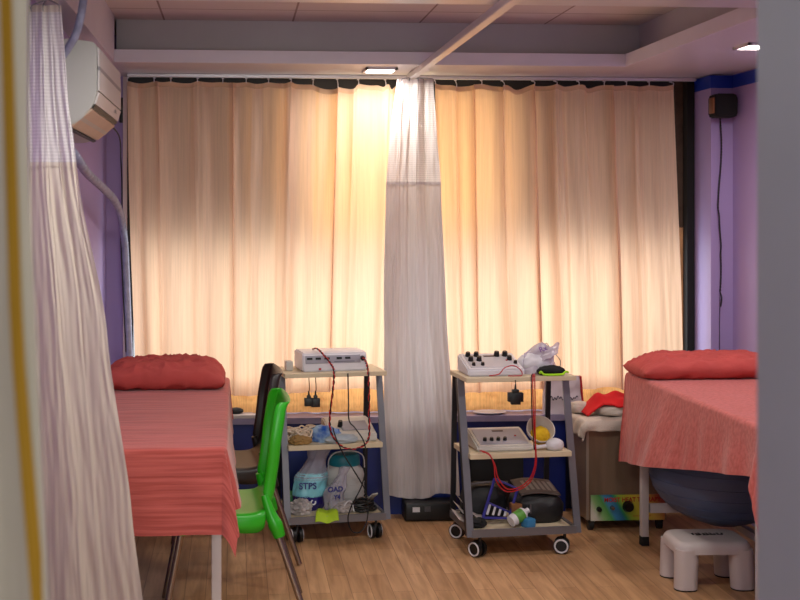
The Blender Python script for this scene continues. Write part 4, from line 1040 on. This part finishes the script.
# ------------------------------------------------------------------ ceiling lights, then added fill lamps
def downlight(x, y, label, power, vis=True, s=.16):
    root = thing('ceiling_light', (x, y, SZ-.012), label, 'ceiling light', group='square panel lights in the dropped ceiling')
    f = MB()
    for dx, dy, a, c in ((-1, 0, .012, s), (1, 0, .012, s), (0, -1, s, .012), (0, 1, s, .012)):
        f.box((dx*(s/2-.006), dy*(s/2-.006), .006), (a, c, .012))
    f.obj('frame', whitep, root, smooth=False)
    MB().box((0, 0, .007), (s-.024, s-.024, .006)).obj('diffuser', M('lit_diffuser', 'ffffff', .5, emit='fff2e6', estr=14), root, smooth=False)
    ld = bpy.data.lights.new('panel_light', 'AREA'); ld.shape = 'SQUARE'; ld.size = s-.03; ld.energy = power; ld.color = (1, .93, .88); ld.spread = math.radians(170)
    lo = bpy.data.objects.new('panel_light', ld); COL.objects.link(lo); lo.location = (x, y, SZ-.016)
    return root
q = G(380, 69.2, SZ); downlight(q.x, q.y, 'square lit panel in the soffit just above the central curtain', 5)
q = G(752, 45, SZ); downlight(q.x+.03, q.y, 'square lit panel in the right soffit above the right bed', 9)
for x, y, pw_ in ((.1, 3.45, 17), (1.45, 3.45, 15)):  # unseen lamps without fittings, added to fill the front of the room
    ld = bpy.data.lights.new('near_fill_light', 'AREA'); ld.shape = 'SQUARE'; ld.size = .3; ld.energy = pw_; ld.color = (1, .98, .92)
    lo = bpy.data.objects.new('near_fill_light', ld); COL.objects.link(lo); lo.location = (x, y, SZ-.02)
ld = bpy.data.lights.new('entry_fill', 'AREA'); ld.size = .6; ld.energy = 10; ld.color = (1, .95, .92)  # unseen fill lamp added overhead near the camera
lo = bpy.data.objects.new('entry_fill', ld); COL.objects.link(lo); lo.location = (.4, .4, 2.4)

ld = bpy.data.lights.new('rear_fill', 'AREA'); ld.shape = 'RECTANGLE'; ld.size = 1.6; ld.size_y = 1.8; ld.energy = 66; ld.color = (.92, .98, .95)  # added fill behind the camera; the rear wall has no opening
lo = bpy.data.objects.new('rear_fill', ld); COL.objects.link(lo); lo.location = (.2, -1.6, 1.45); lo.rotation_euler = (PI/2, 0, 0)
# ------------------------------------------------------------------ daylight
def day(x, z, sx_, sz_, e, color=(1, .95, .88), y=6.95):
    ld = bpy.data.lights.new('daylight', 'AREA'); ld.shape = 'RECTANGLE'; ld.size = sx_; ld.size_y = sz_; ld.energy = e; ld.color = color
    lo = bpy.data.objects.new('daylight', ld); COL.objects.link(lo); lo.location = (x, y, z); lo.rotation_euler = (-PI/2, 0, 0)
day((WX0+WX1)/2, 1.2, 3.2, 2.0, 104, (.97, .97, 1))
w = bpy.data.worlds.new('sky'); SC.world = w; w.use_nodes = True
bg = w.node_tree.nodes['Background']; bg.inputs['Color'].default_value = (.75, .85, 1, 1); bg.inputs['Strength'].default_value = .5

# ------------------------------------------------------------------ camera
cam = bpy.data.cameras.new('camera'); co = bpy.data.objects.new('camera', cam); COL.objects.link(co)
co.location = (0, 0, H); co.rotation_euler = (PI/2, 0, -TH)
cam.sensor_width = 36; cam.lens = 36*F/800
cam.shift_x = (400-CX)/800; cam.shift_y = (CY-300)/800
cam.clip_start = .05
cam.dof.use_dof = True; cam.dof.focus_distance = 5.6; cam.dof.aperture_fstop = 4.0
SC.camera = co
SC.view_settings.view_transform = 'Standard'; SC.view_settings.look = 'None'; SC.view_settings.gamma = 1
SC.view_settings.use_curve_mapping = False; SC.view_settings.exposure = 0.0
